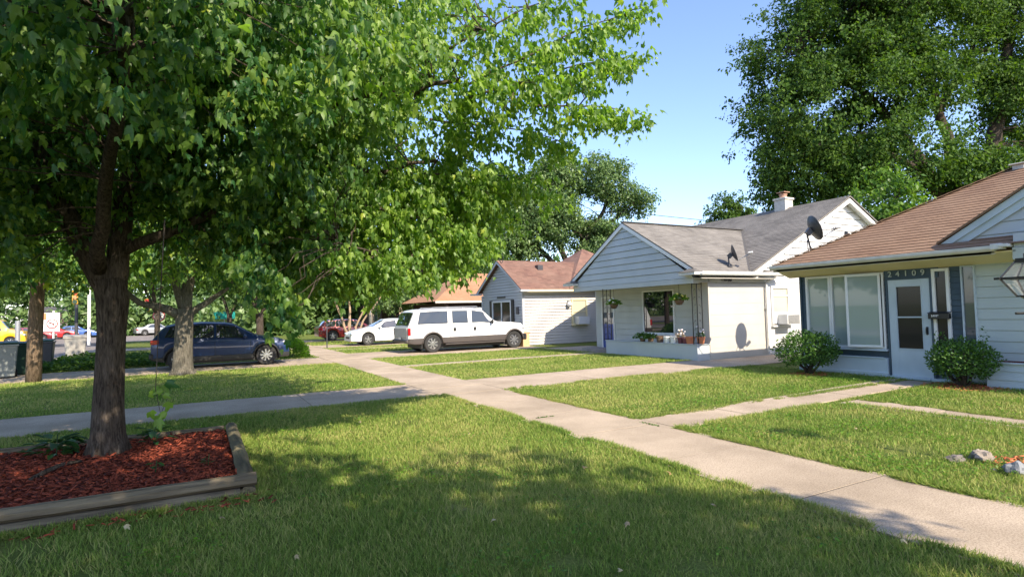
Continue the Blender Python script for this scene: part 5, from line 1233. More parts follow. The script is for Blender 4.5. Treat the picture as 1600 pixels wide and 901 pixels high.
# ================================================================== TREES
def tree(name, label, base, trunk_pts, trunk_r, limbs, lobes, ncl, per, spread, lsize, lmat, bark, shape=(OVAL, OVAL_T), seed=1, shell=.5, rough=.25, droop=.6, group=None, twig=.02, tfrac=.5, clip=None, extra=None, hang=0.0, flare=None, cat='tree', nside=14, gap=(0.9, -0.30), sun_tone=None):
    t = thing(name, label, cat, base, group)
    b = MB(); nodes = []
    tp = [Vector(p) for p in trunk_pts]
    b.tube(tp, trunk_r, nside)
    if flare:
        for a_ in flare:
            d = Vector((math.cos(a_), math.sin(a_), 0)); r = trunk_r[0]; b.tube([tp[0]+Vector((0,0,.34))+d*r*.38, tp[0]+Vector((0,0,.14))+d*r*.66, tp[0]+d*r*1.0+Vector((0,0,.02)), tp[0]+d*r*1.45-Vector((0,0,.05))], [r*.36, r*.36, r*.26, r*.12], 8)
    for (pts, ra, rb) in limbs:
        pp = [Vector(p) for p in pts]; fine = []
        for i in range(len(pp)-1):
            seg = curve_pts(pp[i], pp[i+1], 0, .12, 4, seed+i); fine += seg[:-1]
        fine.append(pp[-1]); n = len(fine)
        b.tube(fine, [ra+(rb-ra)*i/(n-1) for i in range(n)], 9); nodes += fine[2:]
    for c_, r_ in lobes:
        q = min(nodes, key=lambda k_: (k_-Vector(c_)).length) if nodes else tp[-1]
        pts = curve_pts(q, c_, .1, .2, 6, seed); b.tube(pts, [max(.02, trunk_r[-1]*.35*(1-.75*i/6)) for i in range(7)], 6); nodes += pts[1:]
    b.build('trunk', M[bark], t, smooth=True)
    cl = crown_clusters(lobes, ncl, shell, rough, seed, clip, gap)
    if extra: cl += extra
    b = MB(); branches(b, cl, nodes, twig, seed, tfrac); b.build('branches', M[bark], t)
    P, T, Nn, S = leaves_on(cl, per, spread, lsize, droop, seed, hang=hang)
    rd = None
    if sun_tone: rd = np.clip(RNG.random(len(P))**1.25*.88 + sun_tone(P), 0, .935); rd[RNG.random(len(P)) > .988] = .985
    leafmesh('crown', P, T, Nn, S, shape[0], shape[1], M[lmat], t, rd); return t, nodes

# --- near maple in the mulch bed.  Heavy limbs fork at 1.9 m.
B1 = Vector((-.92, 8.1, .12))
def spray(a, b, n, w, droop=.25):
    a, b = Vector(a), Vector(b); out = []
    for i in range(n):
        t = (i+random.random())/n; p = a.lerp(b, t); ww = w*(1-.55*t)
        out.append((p + Vector((random.gauss(0, ww*.5), random.gauss(0, ww*.8), random.gauss(-.10, ww*.42))), (b-a).normalized()))
    return out
tips = [((2.6, 5.6, 4.1), (4.95, 5.4, 5.45)), ((2.6, 5.6, 3.95), (4.92, 5.5, 4.85)), ((3.4, 5.5, 3.95), (4.95, 5.5, 4.08)), ((2.5, 5.9, 4.6), (4.0, 5.6, 5.5)), ((2.4, 6.3, 3.9), (4.5, 6.4, 3.9)), ((2.4, 6.5, 3.3), (4.3, 6.6, 3.35)), ((1.6, 6.6, 2.9), (3.3, 6.6, 2.55)), ((1.0, 6.4, 2.5), (2.3, 6.5, 2.1)), ((.3, 5.8, 2.3), (.75, 5.5, 1.62))]
ex = []
for i, (a, b_) in enumerate(tips): ex += spray(a, b_, (64, 74, 34, 34, 54, 60, 60, 45, 24)[i], (.26, .30, .18, .3, .36, .40, .4, .3, .16)[i])
limbs1 = [([a, ((a[0]+b_[0])/2, (a[1]+b_[1])/2, (a[2]+b_[2])/2+.05), b_], .014, .004) for a, b_ in tips[:-1]] + [([(-.90, 8.1, 2.0), (-1.12, 8.1, 2.42), (-1.38, 8.1, 2.95), (-1.55, 8.15, 3.6), (-1.8, 8.4, 5.2), (-2.0, 8.6, 7.4)], .155, .05),
          ([(-.86, 8.1, 2.0), (-.83, 8.1, 2.4), (-.78, 8.05, 3.0), (-.55, 7.9, 4.0), (-.2, 7.7, 5.6), (.2, 7.6, 7.6)], .135, .05),
          ([(-.62, 7.95, 3.4), (.4, 7.3, 3.9), (1.6, 6.5, 4.1), (2.6, 5.9, 4.25)], .075, .022), ([(-.85, 8.1, 2.4), (.2, 7.6, 2.9), (1.4, 7.0, 3.3), (2.6, 6.6, 3.5)], .07, .02),
          ([(-1.0, 8.0, 2.2), (-.8, 6.8, 3.0), (-.5, 5.2, 3.7), (-.3, 3.9, 4.1)], .08, .02), ([(-1.55, 8.1, 3.7), (-2.4, 7.6, 4.4), (-3.6, 7.2, 5.0)], .07, .02),
          ([(-.4, 7.8, 4.6), (.8, 8.8, 5.4), (2.2, 9.2, 6.0)], .06, .02), ([(-.5, 7.9, 4.2), (.6, 6.4, 5.2), (1.8, 5.2, 5.8)], .06, .02), ([(-1.6, 8.2, 4), (-2.2, 9.8, 5), (-2.6, 11, 5.6)], .06, .02)]
lobes1 = [((-.6, 7.6, 5.6), (3.6, 3.6, 3.0)), ((-.5, 5.6, 4.6), (2.6, 2.2, 1.6)), ((1.3, 6.9, 4.6), (2.15, 2.0, 1.9)), ((-3.2, 7.2, 4.5), (2.2, 2.4, 1.9)), ((.8, 9.4, 5.0), (2.8, 2.2, 2.2)), ((-2.2, 10.0, 4.6), (2.4, 2.2, 2.2)),
          ((.4, 7.4, 3.3), (1.9, 1.6, .9)), ((-.4, 4.8, 3.6), (2.0, 1.2, .8)), ((-2.5, 8.0, 2.8), (1.8, 1.8, .8)), ((1.0, 8.6, 2.9), (1.8, 1.5, .8)), ((2.3, 7.6, 2.65), (1.5, 1.3, .75)), ((1.2, 7.2, 2.45), (1.2, 1.2, .6)), ((3.1, 7.2, 3.1), (1.0, 1.2, .7)), ((2.5, 7.0, 2.2), (.85, .8, .45)), ((1.7, 6.9, 2.1), (.8, .8, .4))]
def clip1(p):
    if p.z < (1.98 if p.x < -1.3 else 1.80 + .28*max(0, p.x-2.0) if p.x > 0.5 else 2.2): return False
    if p.y < 7.75 and -1.62 < p.x*8.1/max(p.y, .5) < -.62 and p.z < 1.6+2.35*p.y/8.1 and random.random() < .86: return False
    d = p - Vector((0,0,1.6)); dep = d.dot(F); return dep > 1.9
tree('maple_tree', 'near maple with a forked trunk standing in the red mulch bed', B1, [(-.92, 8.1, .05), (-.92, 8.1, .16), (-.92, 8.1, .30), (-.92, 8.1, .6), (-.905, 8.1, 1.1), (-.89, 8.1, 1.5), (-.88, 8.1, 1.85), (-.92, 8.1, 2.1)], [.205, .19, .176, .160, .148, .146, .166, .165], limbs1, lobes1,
     8600, 19, .19, .084, 'maple', 'bark', (MAPLE, MAPLE_T), 11, .62, .26, 1.05, group='street trees along the verge', twig=.010, tfrac=.22, clip=clip1, gap=(1.0, -0.22), sun_tone=lambda P: np.clip((P[:, 0]-.8)/4.0, -.08, .27), extra=ex, hang=.35, flare=(0.3, 1.7, 3.1, 4.2, 5.4))  # leaves lighter towards the right: sunlit side of the crown put into leaf colour

# --- street maple behind the camera: its shade lies on the near lawn, its twigs hang in at the top left
lobes0 = [((-1.5, -3.0, 5.6), (3.6, 3.6, 2.9)), ((.6, -1.8, 5.2), (2.6, 2.4, 2.2)), ((-3.2, -1.6, 5.0), (2.4, 2.2, 2.0)), ((-1.0, -.4, 5.2), (2.5, 1.7, 1.6)), ((1.0, -3.9, 5.6), (2.4, 2.6, 2.0)), ((3.3, -4.3, 5.6), (2.3, 2.7, 1.3)), ((2.2, -3.4, 5.0), (2.0, 2.0, 1.0)), ((3.4, -5.0, 5.9), (2.0, 2.0, 1.0))]
def clip0(p):
    d = p - Vector((0,0,1.6)); return d.dot(F) < .2 or d.length > 2.6
tree('maple_tree', 'street maple standing behind the viewpoint and shading the near lawn', (-1.2, -3, 0), [(-1.2, -3, -.1), (-1.2, -3, .5), (-1.2, -3, 2)], [.32, .2, .18], [([(-1.2, -3, 1.9), (-.8, -2.6, 3.4), (-.4, -2, 5.6)], .14, .04), ([(-1.2, -3, 1.9), (-2, -2.8, 3.4), (-2.6, -2.2, 5.4)], .13, .04)], lobes0,
     1900, 22, .26, .15, 'maple', 'bark', (MAPLE, MAPLE_T), 5, .6, .22, .6, group='street trees along the verge', tfrac=.1, clip=clip0, gap=(0.8, -0.5))

# --- second street tree
lobes2 = [((-.4, 19.7, 6.2), (4.2, 3.6, 3.4)), ((-3.2, 19.0, 4.6), (2.6, 2.6, 2.0)), ((2.4, 19.6, 4.9), (2.8, 2.4, 2.1)), ((.6, 17.6, 4.2), (2.6, 2.0, 1.5)), ((-1.6, 21.5, 5.0), (3, 2.4, 2.2)), ((3.4, 20.4, 3.5), (1.4, 1.4, .9)), ((-1.2, 18.2, 3.6), (2.6, 1.4, .9)), ((1.6, 18.4, 3.5), (2.0, 1.3, .8)), ((-4.6, 20.6, 4.0), (2.0, 2.0, 1.4)), ((-5.4, 18.6, 3.4), (1.8, 1.6, 1.1)), ((-2.6, 18.0, 3.2), (1.6, 1.4, .9))]
tree('maple_tree', 'second street tree with a thick gray trunk in front of the blue crossover', (-.42, 19.7, 0), [(-.42, 19.7, -.06), (-.42, 19.7, .12), (-.42, 19.7, .4), (-.40, 19.7, 1.0), (-.38, 19.7, 1.6), (-.36, 19.7, 1.95)], [.33, .295, .27, .245, .24, .26],
     [([(-.4, 19.7, 1.7), (-.95, 19.6, 2.0), (-1.5, 19.5, 2.15), (-2.6, 19.2, 3.4)], .15, .05), ([(-.3, 19.7, 1.75), (.25, 19.7, 2.15), (.75, 19.7, 2.55), (1.8, 19.6, 3.9)], .11, .04), ([(-.36, 19.7, 1.8), (-.25, 19.7, 3.0), (-.1, 19.7, 5.6), (0, 19.7, 7.5)], .19, .05), ([(-.4, 19.7, 1.9), (-.7, 19.5, 3.0), (-1.4, 19.2, 5.0)], .13, .04)],
     lobes2, 3200, 18, .26, .14, 'maple', 'barkgray', (OVAL, OVAL_T), 21, .7, .25, .6, group='street trees along the verge', twig=.018, tfrac=.5, clip=lambda p: p.z > 2.35, flare=(.2, 1.9, 3.4, 4.5, 5.6))
# --- further verge trees
def simple_tree(name, label, x, y, h, rad, seed, lmat='elm', bark='barkdark', n=500, per=14, ls=.22, low=2.2, group='street trees along the verge', tr=.18, shape=1.0, stems=None, rough=.3):
    rs = random.Random(seed); lobes = [((x, y, low+(h-low)*.52), (rad*.8, rad*.8, (h-low)*.5))]
    for i in range(5):
        a_ = 2*math.pi*i/5+rs.random(); q = rad*.55; lobes.append(((x+math.cos(a_)*q, y+math.sin(a_)*q, low+(h-low)*rs.uniform(.3, .7)), (rad*.5, rad*.5, (h-low)*rs.uniform(.22, .32))))
    limbs = [([(x, y, low*.8), (x+math.cos(a_)*rad*.25, y+math.sin(a_)*rad*.25, low+(h-low)*.25), (x+math.cos(a_)*rad*.5, y+math.sin(a_)*rad*.5, low+(h-low)*.5)], tr*.6, tr*.2) for a_ in (rs.random()*6, rs.random()*6+2, rs.random()*6+4)]
    if stems: limbs = stems
    return tree(name, label, (x, y, 0), [(x, y, -.1), (x, y, .3), (x, y, low*.5), (x, y, low)], [tr*1.4, tr*1.05, tr, tr*.9], limbs, lobes, n, per, rad*.11+.08, ls, lmat, bark, seed=seed, shell=.65, rough=rough, group=group, tfrac=.25, twig=.02, nside=10)
simple_tree('street_tree', 'third verge tree, with dark low branches left of the red crossover', 2.7, 31.5, 8, 3.8, 31, n=700, ls=.20, low=1.9, per=15)
simple_tree('street_tree', 'fourth verge tree, dark and leafy, far along the verge', 1.8, 43, 9, 4.5, 32, n=600, ls=.26)
simple_tree('street_tree', 'leafy tree by the kerb beyond the utility pole', -3.6, 33, 8.5, 3.6, 33, n=600, ls=.24, low=2.9)
simple_tree('street_tree', 'tree near the kerb just before the junction', -2.6, 48, 9, 4.5, 34, n=550, ls=.28, low=2.6)
# tan-stemmed yard tree by the red crossover
stems = [([(8.0, 35.5, .1), (7.7, 35.5, 1.2), (7.2, 35.5, 2.6), (6.9, 35.4, 3.8)], .10, .04), ([(8.0, 35.5, .1), (8.05, 35.5, 1.4), (8.1, 35.5, 3.4)], .10, .04), ([(8.15, 35.5, .1), (8.6, 35.5, 1.3), (9.3, 35.4, 3.0)], .09, .03), ([(8.15, 35.6, .1), (9.2, 35.6, 1.7), (10.4, 35.5, 3.2)], .08, .03)]
simple_tree('yard_tree', 'yard tree with several slender tan stems between the red crossover and the white sedan', 8.1, 35.5, 6.2, 3.6, 41, lmat='bright', bark='barktan', n=520, per=15, ls=.17, low=2.2, group='yard trees', tr=.06, stems=stems)
simple_tree('yard_tree', 'gray green yard tree behind the white sedan and in front of the dark house', 13.0, 41.5, 4.6, 2.8, 42, lmat='elmgray', n=420, ls=.2, low=1.6, group='yard trees')
simple_tree('yard_tree', 'small rounded tree above the orange roof, left of the gray gable', 19, 44, 8.8, 4.5, 43, lmat='elm', n=500, ls=.26, low=2.5, group='yard trees')
# bright small tree behind the near house
simple_tree('yard_tree', 'bright green young tree in front of the tall dark tree, above the brown roof', 26.6, 14.4, 7.6, 2.1, 44, lmat='fresh', n=420, per=16, ls=.2, low=2.6, group='yard trees')
simple_tree('yard_tree', 'small round tree peeping over the gray ridge of the porch roof', 40.6, 34.6, 11.4, 2.3, 45, lmat='elm', n=700, per=18, ls=.24, low=6.5, group='yard trees', tr=.25)

# --- mid-distance spreading tree behind the red roof
lb = [((29, 47, 12.0), (4.5, 4.5, 3.4)), ((34.2, 43.4, 14.2), (2.8, 2.8, 2.2)), ((36.2, 42.2, 12.0), (2.3, 2.3, 1.6)), ((25, 49, 12.5), (4.2, 4, 3.0)), ((31.5, 45.2, 9.2), (3.6, 3.5, 2.2)), ((33.8, 43.6, 8.0), (3.0, 3, 2.2)), ((26, 48.5, 8.5), (4.5, 4, 2.8)), ((30.2, 45.6, 15.0), (2.6, 2.6, 1.7)), ((22, 50.5, 9.8), (4, 4, 4.0))]
tree('spreading_tree', 'wide spreading tree with visible limbs behind the red roofed house', (31, 45.4, 0), [(31, 45.4, -.1), (31, 45.4, 3), (31.2, 45.3, 6)], [.8, .6, .5],
     [([(31.2, 45.3, 5.8), (32.6, 44.5, 8.4), (34.0, 43.5, 11.0), (34.6, 43.2, 13.5)], .34, .10), ([(31.2, 45.3, 5.8), (30.0, 46.2, 9), (29, 47, 12)], .32, .10), ([(31.0, 45.3, 5), (28, 47.5, 8.5), (25, 49, 11)], .28, .10), ([(32.6, 44.5, 8.4), (35.2, 43.0, 10.4), (36.4, 42.3, 11.6)], .2, .06)],
     lb, 6500, 18, .52, .25, 'elmgray', 'barkdark', seed=51, shell=.55, rough=.35, twig=.05, tfrac=.12, group='tall trees behind the houses', gap=(0.42, -0.22))

# --- big tree at the right
lb = [((29.0, 18.4, 12.4), (4.2, 4.2, 4.0)), ((31.6, 17.6, 17.4), (4.6, 4.0, 3.6)), ((28.4, 18.9, 15.0), (3.2, 3.0, 2.6)), ((33.4, 16.4, 19.0), (5.0, 4.4, 3.6)), ((31.6, 17.2, 9.4), (4.2, 4.0, 2.6)), ((37.8, 14.2, 19.6), (3.4, 3.2, 3.6)), ((39.6, 13.2, 12.0), (2.8, 2.6, 2.8)), ((37.6, 14.0, 15.0), (2.2, 2.2, 2.4)), ((33.6, 16.3, 13.4), (3.2, 3.0, 2.8)), ((28.6, 19.3, 8.6), (3.0, 2.8, 2.2)), ((41.8, 12.3, 16), (2.8, 2.8, 3.4)), ((36.5, 15.0, 8.2), (3.4, 2.6, 1.8))]
tree('tall_tree', 'very tall dark green tree rising behind the brown roof at the right', (36.2, 15.4, 0), [(36.2, 15.4, -.1), (36.2, 15.4, 3), (36.0, 15.5, 6.6)], [1.0, .72, .62],
     [([(36.0, 15.5, 6.2), (37.6, 14.6, 9), (38.6, 14.0, 12.5), (38.9, 13.8, 16.5), (40, 13.2, 20)], .46, .16), ([(36.0, 15.5, 6.2), (34.6, 16.2, 8.6), (33.2, 16.8, 11.2), (31.2, 17.6, 13.2), (29, 18.6, 14.2)], .42, .10), ([(36.0, 15.5, 6.4), (35.8, 15.5, 9.5), (35.0, 15.8, 13.5), (34.2, 16.2, 18)], .36, .10),
      ([(34.6, 16.2, 8.6), (32.0, 17.2, 9.8), (29.4, 18.8, 10.2), (27.4, 19.6, 11)], .24, .07), ([(38.6, 14.0, 12.5), (40.2, 13.2, 15), (41.4, 12.6, 18)], .22, .07), ([(35.4, 15.7, 12), (37.0, 14.8, 15), (37.5, 14.4, 18)], .2, .06)],
     lb, 11000, 20, .42, .19, 'elm', 'barkdark', seed=61, shell=.60, rough=.34, twig=.04, tfrac=.10, group='tall trees behind the houses', droop=.5, gap=(0.42, -0.13))

# --- distant woods ring
rng = np.random.default_rng(3)
wc = []
def wood(x0, y0, x1, y1, h, n, dep=7, seed=0):
    rs = random.Random(seed)
    for i in range(n):
        t = rs.random(); x = x0+(x1-x0)*t+rs.gauss(0, dep*.3); y = y0+(y1-y0)*t+rs.random()*dep
        top = h*(.72+.55*noise.noise(Vector((t*9+seed, seed, 0)))+.12*noise.noise(Vector((t*40, 3, seed)))); z = top*(rs.random()**.7); wc.append((Vector((x, y, z)), Vector((rs.gauss(0,1), -1, .6)).normalized()))
wood(-110, 105, 12, 107, 18, 5200, 8, 1); wood(4, 70, 62, 58, 10, 1800, 8, 2); wood(60, 60, 95, 10, 12, 900, 8, 3); wood(14, 52, 22, 66, 8, 400, 6, 4)
wood(4.5, 56, 14, 60, 6.5, 500, 5, 5); wood(44, 8, 52, 30, 7.5, 700, 6, 6); wood(28, 33, 34, 30, 4.5, 260, 3, 7); wood(-13, 84, 2, 86, 5, 500, 3, 8)
P, T, Nn, S = leaves_on(wc, 16, 1.0, .75, .4, 9)
kind(tag(leafmesh('far_woods', P, T, Nn, S, OVAL, OVAL_T, M['elmgray']), 'pale green trees along the horizon beyond the junction and houses', 'trees'), 'stuff')

# ================================================================== SHRUBS, HOSTAS, GROUND COVER
def shrub(label, c, rx, rz, zc, n, seed, loose=None):
    t = thing('shrub', label, 'shrub', c, 'clipped shrubs in front of house 24109'); c = Vector(c)
    b = MB(); rs = random.Random(seed)
    for i in range(13):
        a_ = rs.random()*6.28; q = rx*rs.uniform(.3, .75); e = c+Vector((math.cos(a_)*q, math.sin(a_)*q, zc+rs.uniform(-.1, .25))); b.tube(curve_pts(c+Vector((rs.uniform(-.05,.05), rs.uniform(-.05,.05), -.02)), e, -.04, .2, 5, i), [.030-.004*j for j in range(6)], 6)
    b.build('stems', M['barkdark'], t)
    rng = np.random.default_rng(seed); D = rng.normal(size=(n,3)); D /= np.linalg.norm(D, axis=1, keepdims=True)
    nn = np.array([1+.16*noise.noise(Vector(d_)*2.6+Vector((seed,0,0)))+.16*noise.noise(Vector(d_)*7+Vector((0,seed,0))) for d_ in D])
    q = 1-.5*rng.random(n)**1.6; P = np.array([c.x, c.y, zc]) + D*[rx, rx, rz]*(q*nn)[:, None]
    ok = P[:, 2] > .10+.16*(np.hypot(P[:, 0]-c.x, P[:, 1]-c.y)/rx < .55); P, D = P[ok], D[ok]; n = len(P)
    if loose:
        for (dx, dy, h) in loose:
            k_ = 26; tt = rng.random(k_); P = np.concatenate([P, np.array([c.x+dx, c.y+dy, zc])+np.stack([rng.normal(0,.03,k_), rng.normal(0,.03,k_), rz*.6+tt*h], 1)]); D = np.concatenate([D, rng.normal(size=(k_,3))])
        n = len(P)
    leafmesh('foliage', P, D*.8+rng.normal(size=(n,3))*.6+[0,0,.25], rng.normal(size=(n,3))*.7+D*.7+[0,0,.5], rng.uniform(.035, .065, n), OVAL, OVAL_T, M['shrubleaf'], t)
shrub('rounded shrub below the big windows, left of the white storm door', (12.28, 8.36, 0), .66, .42, .56, 6200, 3)
shrub('rounded shrub with stray shoots, between the storm door and the lantern', (12.45, 5.38, 0), .53, .38, .50, 5000, 8, loose=[(.1, -.32, .42), (-.05, .38, .28), (.25, .42, .3)])
def mulch_patch(name, label, x0, x1, y0, y1, z, n, size, m, round_=False, seed=1):
    rng = np.random.default_rng(seed); x = rng.uniform(x0, x1, n); y = rng.uniform(y0, y1, n)
    if round_:
        cx, cy = (x0+x1)/2, (y0+y1)/2; ok = ((x-cx)/(x1-x0)*2)**2+((y-cy)/(y1-y0)*2)**2 < rng.uniform(.5, 1.1, n); x, y = x[ok], y[ok]; n = len(x)
    P = np.stack([x, y, z+rng.uniform(0, .03, n)], 1); T = rng.normal(size=(n,3))*[1,1,.22]; Nn = rng.normal(size=(n,3))*.35+[0,0,1]
    chip = [(-.16,0,0),(.16,0,.04),(.12,1,0),(-.13,.95,.03),(-.16,0,-.10),(.16,0,-.08),(.12,1,-.10),(-.13,.95,-.10)]
    q = [(0,1,2,3),(0,4,5,1),(3,2,6,7),(0,3,7,4),(1,5,6,2)]
    o = leafmesh(name, P, T, Nn, rng.uniform(.5, 1.4, n)*size, chip, q, M[m], None); kind(tag(o, label, 'mulch'), 'stuff'); return o
mulch_patch('mulch', 'dark red wood chips filling the timber edged bed', -3.1, .33, 5.93, 8.80, .095, 13000, .05, 'mulch', seed=1)
mulch_patch('mulch', 'few dark red chips spilled on the lawn in front of the timbers', -2.6, .6, 5.45, 5.76, .02, 130, .05, 'mulch', seed=7)
mulch_patch('mulch', 'orange red wood chips around the shrub below the windows', 11.75, 12.7, 7.9, 8.75, .0, 900, .05, 'mulchorange', True, 2)
mulch_patch('mulch', 'orange red wood chips around the shrub beside the lantern', 11.75, 13.0, 4.65, 6.05, .0, 1500, .05, 'mulchorange', True, 3)
mulch_patch('mulch', 'orange wood chips round the foot of the lantern post', 6.55, 7.5, 1.9, 2.85, -.005, 700, .05, 'mulchorange', True, 4)
bed = thing('timber_bed', 'raised bed edged with weathered gray timbers around the near maple', 'garden bed', (0, 6, 0))
def log(mb, a, b, w, h, seed):
    a, b = Vector(a), Vector(b); n = 26; d = (b-a).normalized(); s_ = d.cross(Vector((0,0,1))); base = len(mb.v); m_ = 8
    for i in range(n+1):
        p = a.lerp(b, i/n)
        for j in range(m_):
            t = 2*math.pi*(j+.5)/m_; r = 1+.10*noise.noise(Vector((i*.5+seed, j*.9, seed))); mb.v.append(tuple(p+s_*math.cos(t)*w*.56*r+Vector((0,0,1))*math.sin(t)*h*.56*r))
    for i in range(n):
        for j in range(m_): j2 = (j+1) % m_; mb.f.append((base+i*m_+j, base+i*m_+j2, base+(i+1)*m_+j2, base+(i+1)*m_+j))
    mb.f.append(tuple(base+j for j in range(m_))); mb.f.append(tuple(base+n*m_+j for j in range(m_)))
for (a, b_, w_, h_, mm) in (((-3.3, 5.83, .135), (.46, 5.84, .135), .14, .10, 'timber'), ((-3.3, 5.80, .03), (.32, 5.80, .03), .14, .10, 'timber'), ((.385, 5.93, .13), (.385, 8.86, .13), .13, .11, 'timbery'), ((.385, 5.80, .03), (.385, 8.9, .03), .13, .10, 'timbery'), ((-3.3, 8.87, .10), (.30, 8.87, .10), .12, .10, 'timber')):
    m_ = MB(); log(m_, a, b_, w_, h_, w_*100+a[0]+len(bpy.data.objects)); m_.build('timber', M[mm], bed)
m_ = MB(); m_.box(-3.3, .32, 5.88, 8.83, -.05, .095); m_.build('bed_fill', M['mulchbase'], bed)
def hosta(c, label, n, r, seed, ls=1.0):
    t = thing('hosta', label, 'plant', c, 'low leafy plants at the maple trunk'); rng = np.random.default_rng(seed)
    P, T, Nn = [], [], []
    for i in range(n):
        a_ = rng.uniform(0, 6.28); q = rng.uniform(.05, .5)*r; P.append((c[0]+math.cos(a_)*q, c[1]+math.sin(a_)*q, c[2]+(.04+.17*rng.random())*ls)); T.append((math.cos(a_), math.sin(a_), rng.uniform(-.5, .5))); Nn.append((-.4*math.cos(a_)+rng.normal()*.2, -.4*math.sin(a_), 1))
    leafmesh('leaves', P, T, Nn, rng.uniform(.10, .19, n)*ls, [(0,0,0),(-.24,.3,.07),(-.2,.65,.05),(0,1,-.08),(.2,.65,.05),(.24,.3,.07)], [(0,1,2,3),(0,3,4,5)], M['hosta'], t)
    b = MB(); b.tube([c, (c[0]+.01, c[1], c[2]+.25*ls)], .006, 4); b.build('stem', M['hosta'], t)
hosta((-1.42, 8.25, .10), 'hosta clump spreading left of the near maple trunk', 60, .38, 2)
hosta((-.48, 8.3, .10), 'small hosta clump tucked right of the near maple trunk', 26, .20, 3)
hosta((-.38, 6.75, .11), 'small seedling in the red mulch nearer the maple trunk', 7, .05, 4, .45)
hosta((.08, 6.75, .11), 'small seedling in the red mulch near the bed corner', 7, .05, 6, .45)
# fallen stick in the bed
b = MB(); b.tube([(-1.42, 7.1, .12), (-1.33, 7.25, .15), (-1.25, 7.5, .15), (-1.1, 7.62, .14)], [.02, .025, .02, .014], 7); tag(b.build('stick', M['bark'], None, smooth=True), 'fallen stick lying on the red mulch in front of the maple trunk', 'stick')
# hanging sprig by the trunk
tw = thing('hanging_sprig', 'leafy twig hanging from the maple above the lawn, right of the trunk', 'twig', (-.3, 5.5, 1.0))
b = MB(); b.tube([(-.25, 5.6, 2.45), (-.29, 5.55, 1.6), (-.31, 5.5, 1.05), (-.27, 5.5, .82)], [.006, .004, .003, .002], 5); b.build('twig', M['bark'], tw)
rng = np.random.default_rng(12); n = 12; P = np.stack([rng.normal(-.29, .05, n), rng.normal(5.5, .04, n), rng.uniform(.80, 1.12, n)], 1); T = rng.normal(size=(n,3))*[.7,.3,.2]+[0,0,-.6]
leafmesh('leaves', P, T, rng.normal(size=(n,3))*[.4,.3,.2]+[0,-1,.2], rng.uniform(.07, .12, n), MAPLE, MAPLE_T, M['maple'], tw)

rng = np.random.default_rng(14); n = 9000
x = rng.uniform(-4.9, -.6, n); y = rng.uniform(23.7, 30.2, n); P = np.stack([x, y, .05+.32*rng.random(n)*(.7+.3*np.sin(x*2)*np.cos(y*1.6))], 1)
kind(tag(leafmesh('ground_cover', P, rng.normal(size=(n,3))*[1,1,.3], rng.normal(size=(n,3))*.5+[0,0,1], rng.uniform(.08, .18, n), OVAL, OVAL_T, M['elm']), 'dark green ground cover behind the utility pole', 'ground cover'), 'stuff')
rng = np.random.default_rng(15); n = 2600; D = rng.normal(size=(n,3)); D /= np.linalg.norm(D, axis=1, keepdims=True); D[:, 2] = abs(D[:, 2])
P = np.array([3.35, 25.0, .0]) + D*[.65, 1.1, .75]*rng.uniform(.6, 1, (n,1)); t = thing('garden_shrub', 'leafy light green shrub at the nose of the blue crossover', 'shrub', (3.35, 25, 0)); leafmesh('foliage', P, D, rng.normal(size=(n,3))*.6+D, rng.uniform(.06, .13, n), OVAL, OVAL_T, M['bright'], t)
b = MB()
for i in range(6): b.tube([(3.35, 25, 0), (3.35+random.uniform(-.4,.4), 25+random.uniform(-.6,.6), .5)], .012, 5)
b.build('stems', M['barkdark'], t)

# rocks
def rock(c, r, m, label, seed):
    b = MB(); b.ball(c, *[q*.85 for q in r], n=9, jit=.5, seed=seed); tag(b.build('rock', M[m], None, smooth=True, sharp=30), label, 'rock', 'rocks in the lawn by the lantern')
rock((6.66, 2.98, .02), (.115, .085, .05), 'stone', 'low flat tan rock at the front of the pair in the lawn', 3)
rock((6.90, 2.86, .03), (.15, .10, .075), 'stone', 'broader pale rock just behind the low flat tan one', 7)
rock((6.57, 2.46, .045), (.12, .09, .085), 'graystone', 'gray rock with a dark side beside the orange chips', 11)
rock((6.52, 2.62, .01), (.03, .03, .025), 'graystone', 'small gray stone next to the dark sided rock', 15)
# fallen leaves
for i, (x, y) in enumerate(((2.34, 5.58), (1.92, 3.9), (.55, 4.05), (3.35, 4.75), (3.9, 4.1), (4.05, 2.15), (1.4, 6.2), (2.9, 8.0), (2.1, 8.6), (3.1, 6.9), (2.75, 3.35), (2.2, 2.75), (3.55, 3.25), (.15, 5.15), (-.5, 5.35), (7.2, 4.3))):
    rng = np.random.default_rng(i); o = leafmesh('fallen_leaf', [(x, y, .052)], rng.normal(size=(1,3))*[1,1,.25], rng.normal(size=(1,3))*.35+[0,0,1], [rng.uniform(.04, .07)], MAPLE, MAPLE_T, M['dryleaf'])
    tag(o, 'dry tan leaf lying on the grass', 'leaf', 'dry leaves scattered on the grass')
# clover and broad-leaved weeds in the lawns
def clover(x0, x1, y0, y1, n, seed, thr=.05):
    rng = np.random.default_rng(seed); x = rng.uniform(x0, x1, n); y = rng.uniform(y0, y1, n)
    k_ = np.array([noise.noise(Vector((a*1.4, b_*1.4, seed)))+.5*noise.noise(Vector((a*4, b_*4, seed))) for a, b_ in zip(x, y)]); ok = k_ > thr; x, y = x[ok], y[ok]; n = len(x)
    P = np.stack([x, y, rng.uniform(.03, .065, n)], 1); return P, rng.normal(size=(n,3))*[1,1,.25], rng.normal(size=(n,3))*.35+[0,0,1], rng.uniform(.018, .04, n)
cv = [clover(5.6, 9.0, 1.9, 5.6, 9000, 3), clover(5.6, 12.5, 6.6, 7.4, 4000, 4, -.1), clover(9.7, 13, 3.0, 5.9, 3500, 5, -.1), clover(-.5, 4.1, 2.0, 10.4, 14000, 6, .28), clover(11, 13, 6.7, 9.6, 2500, 8, -.2)]
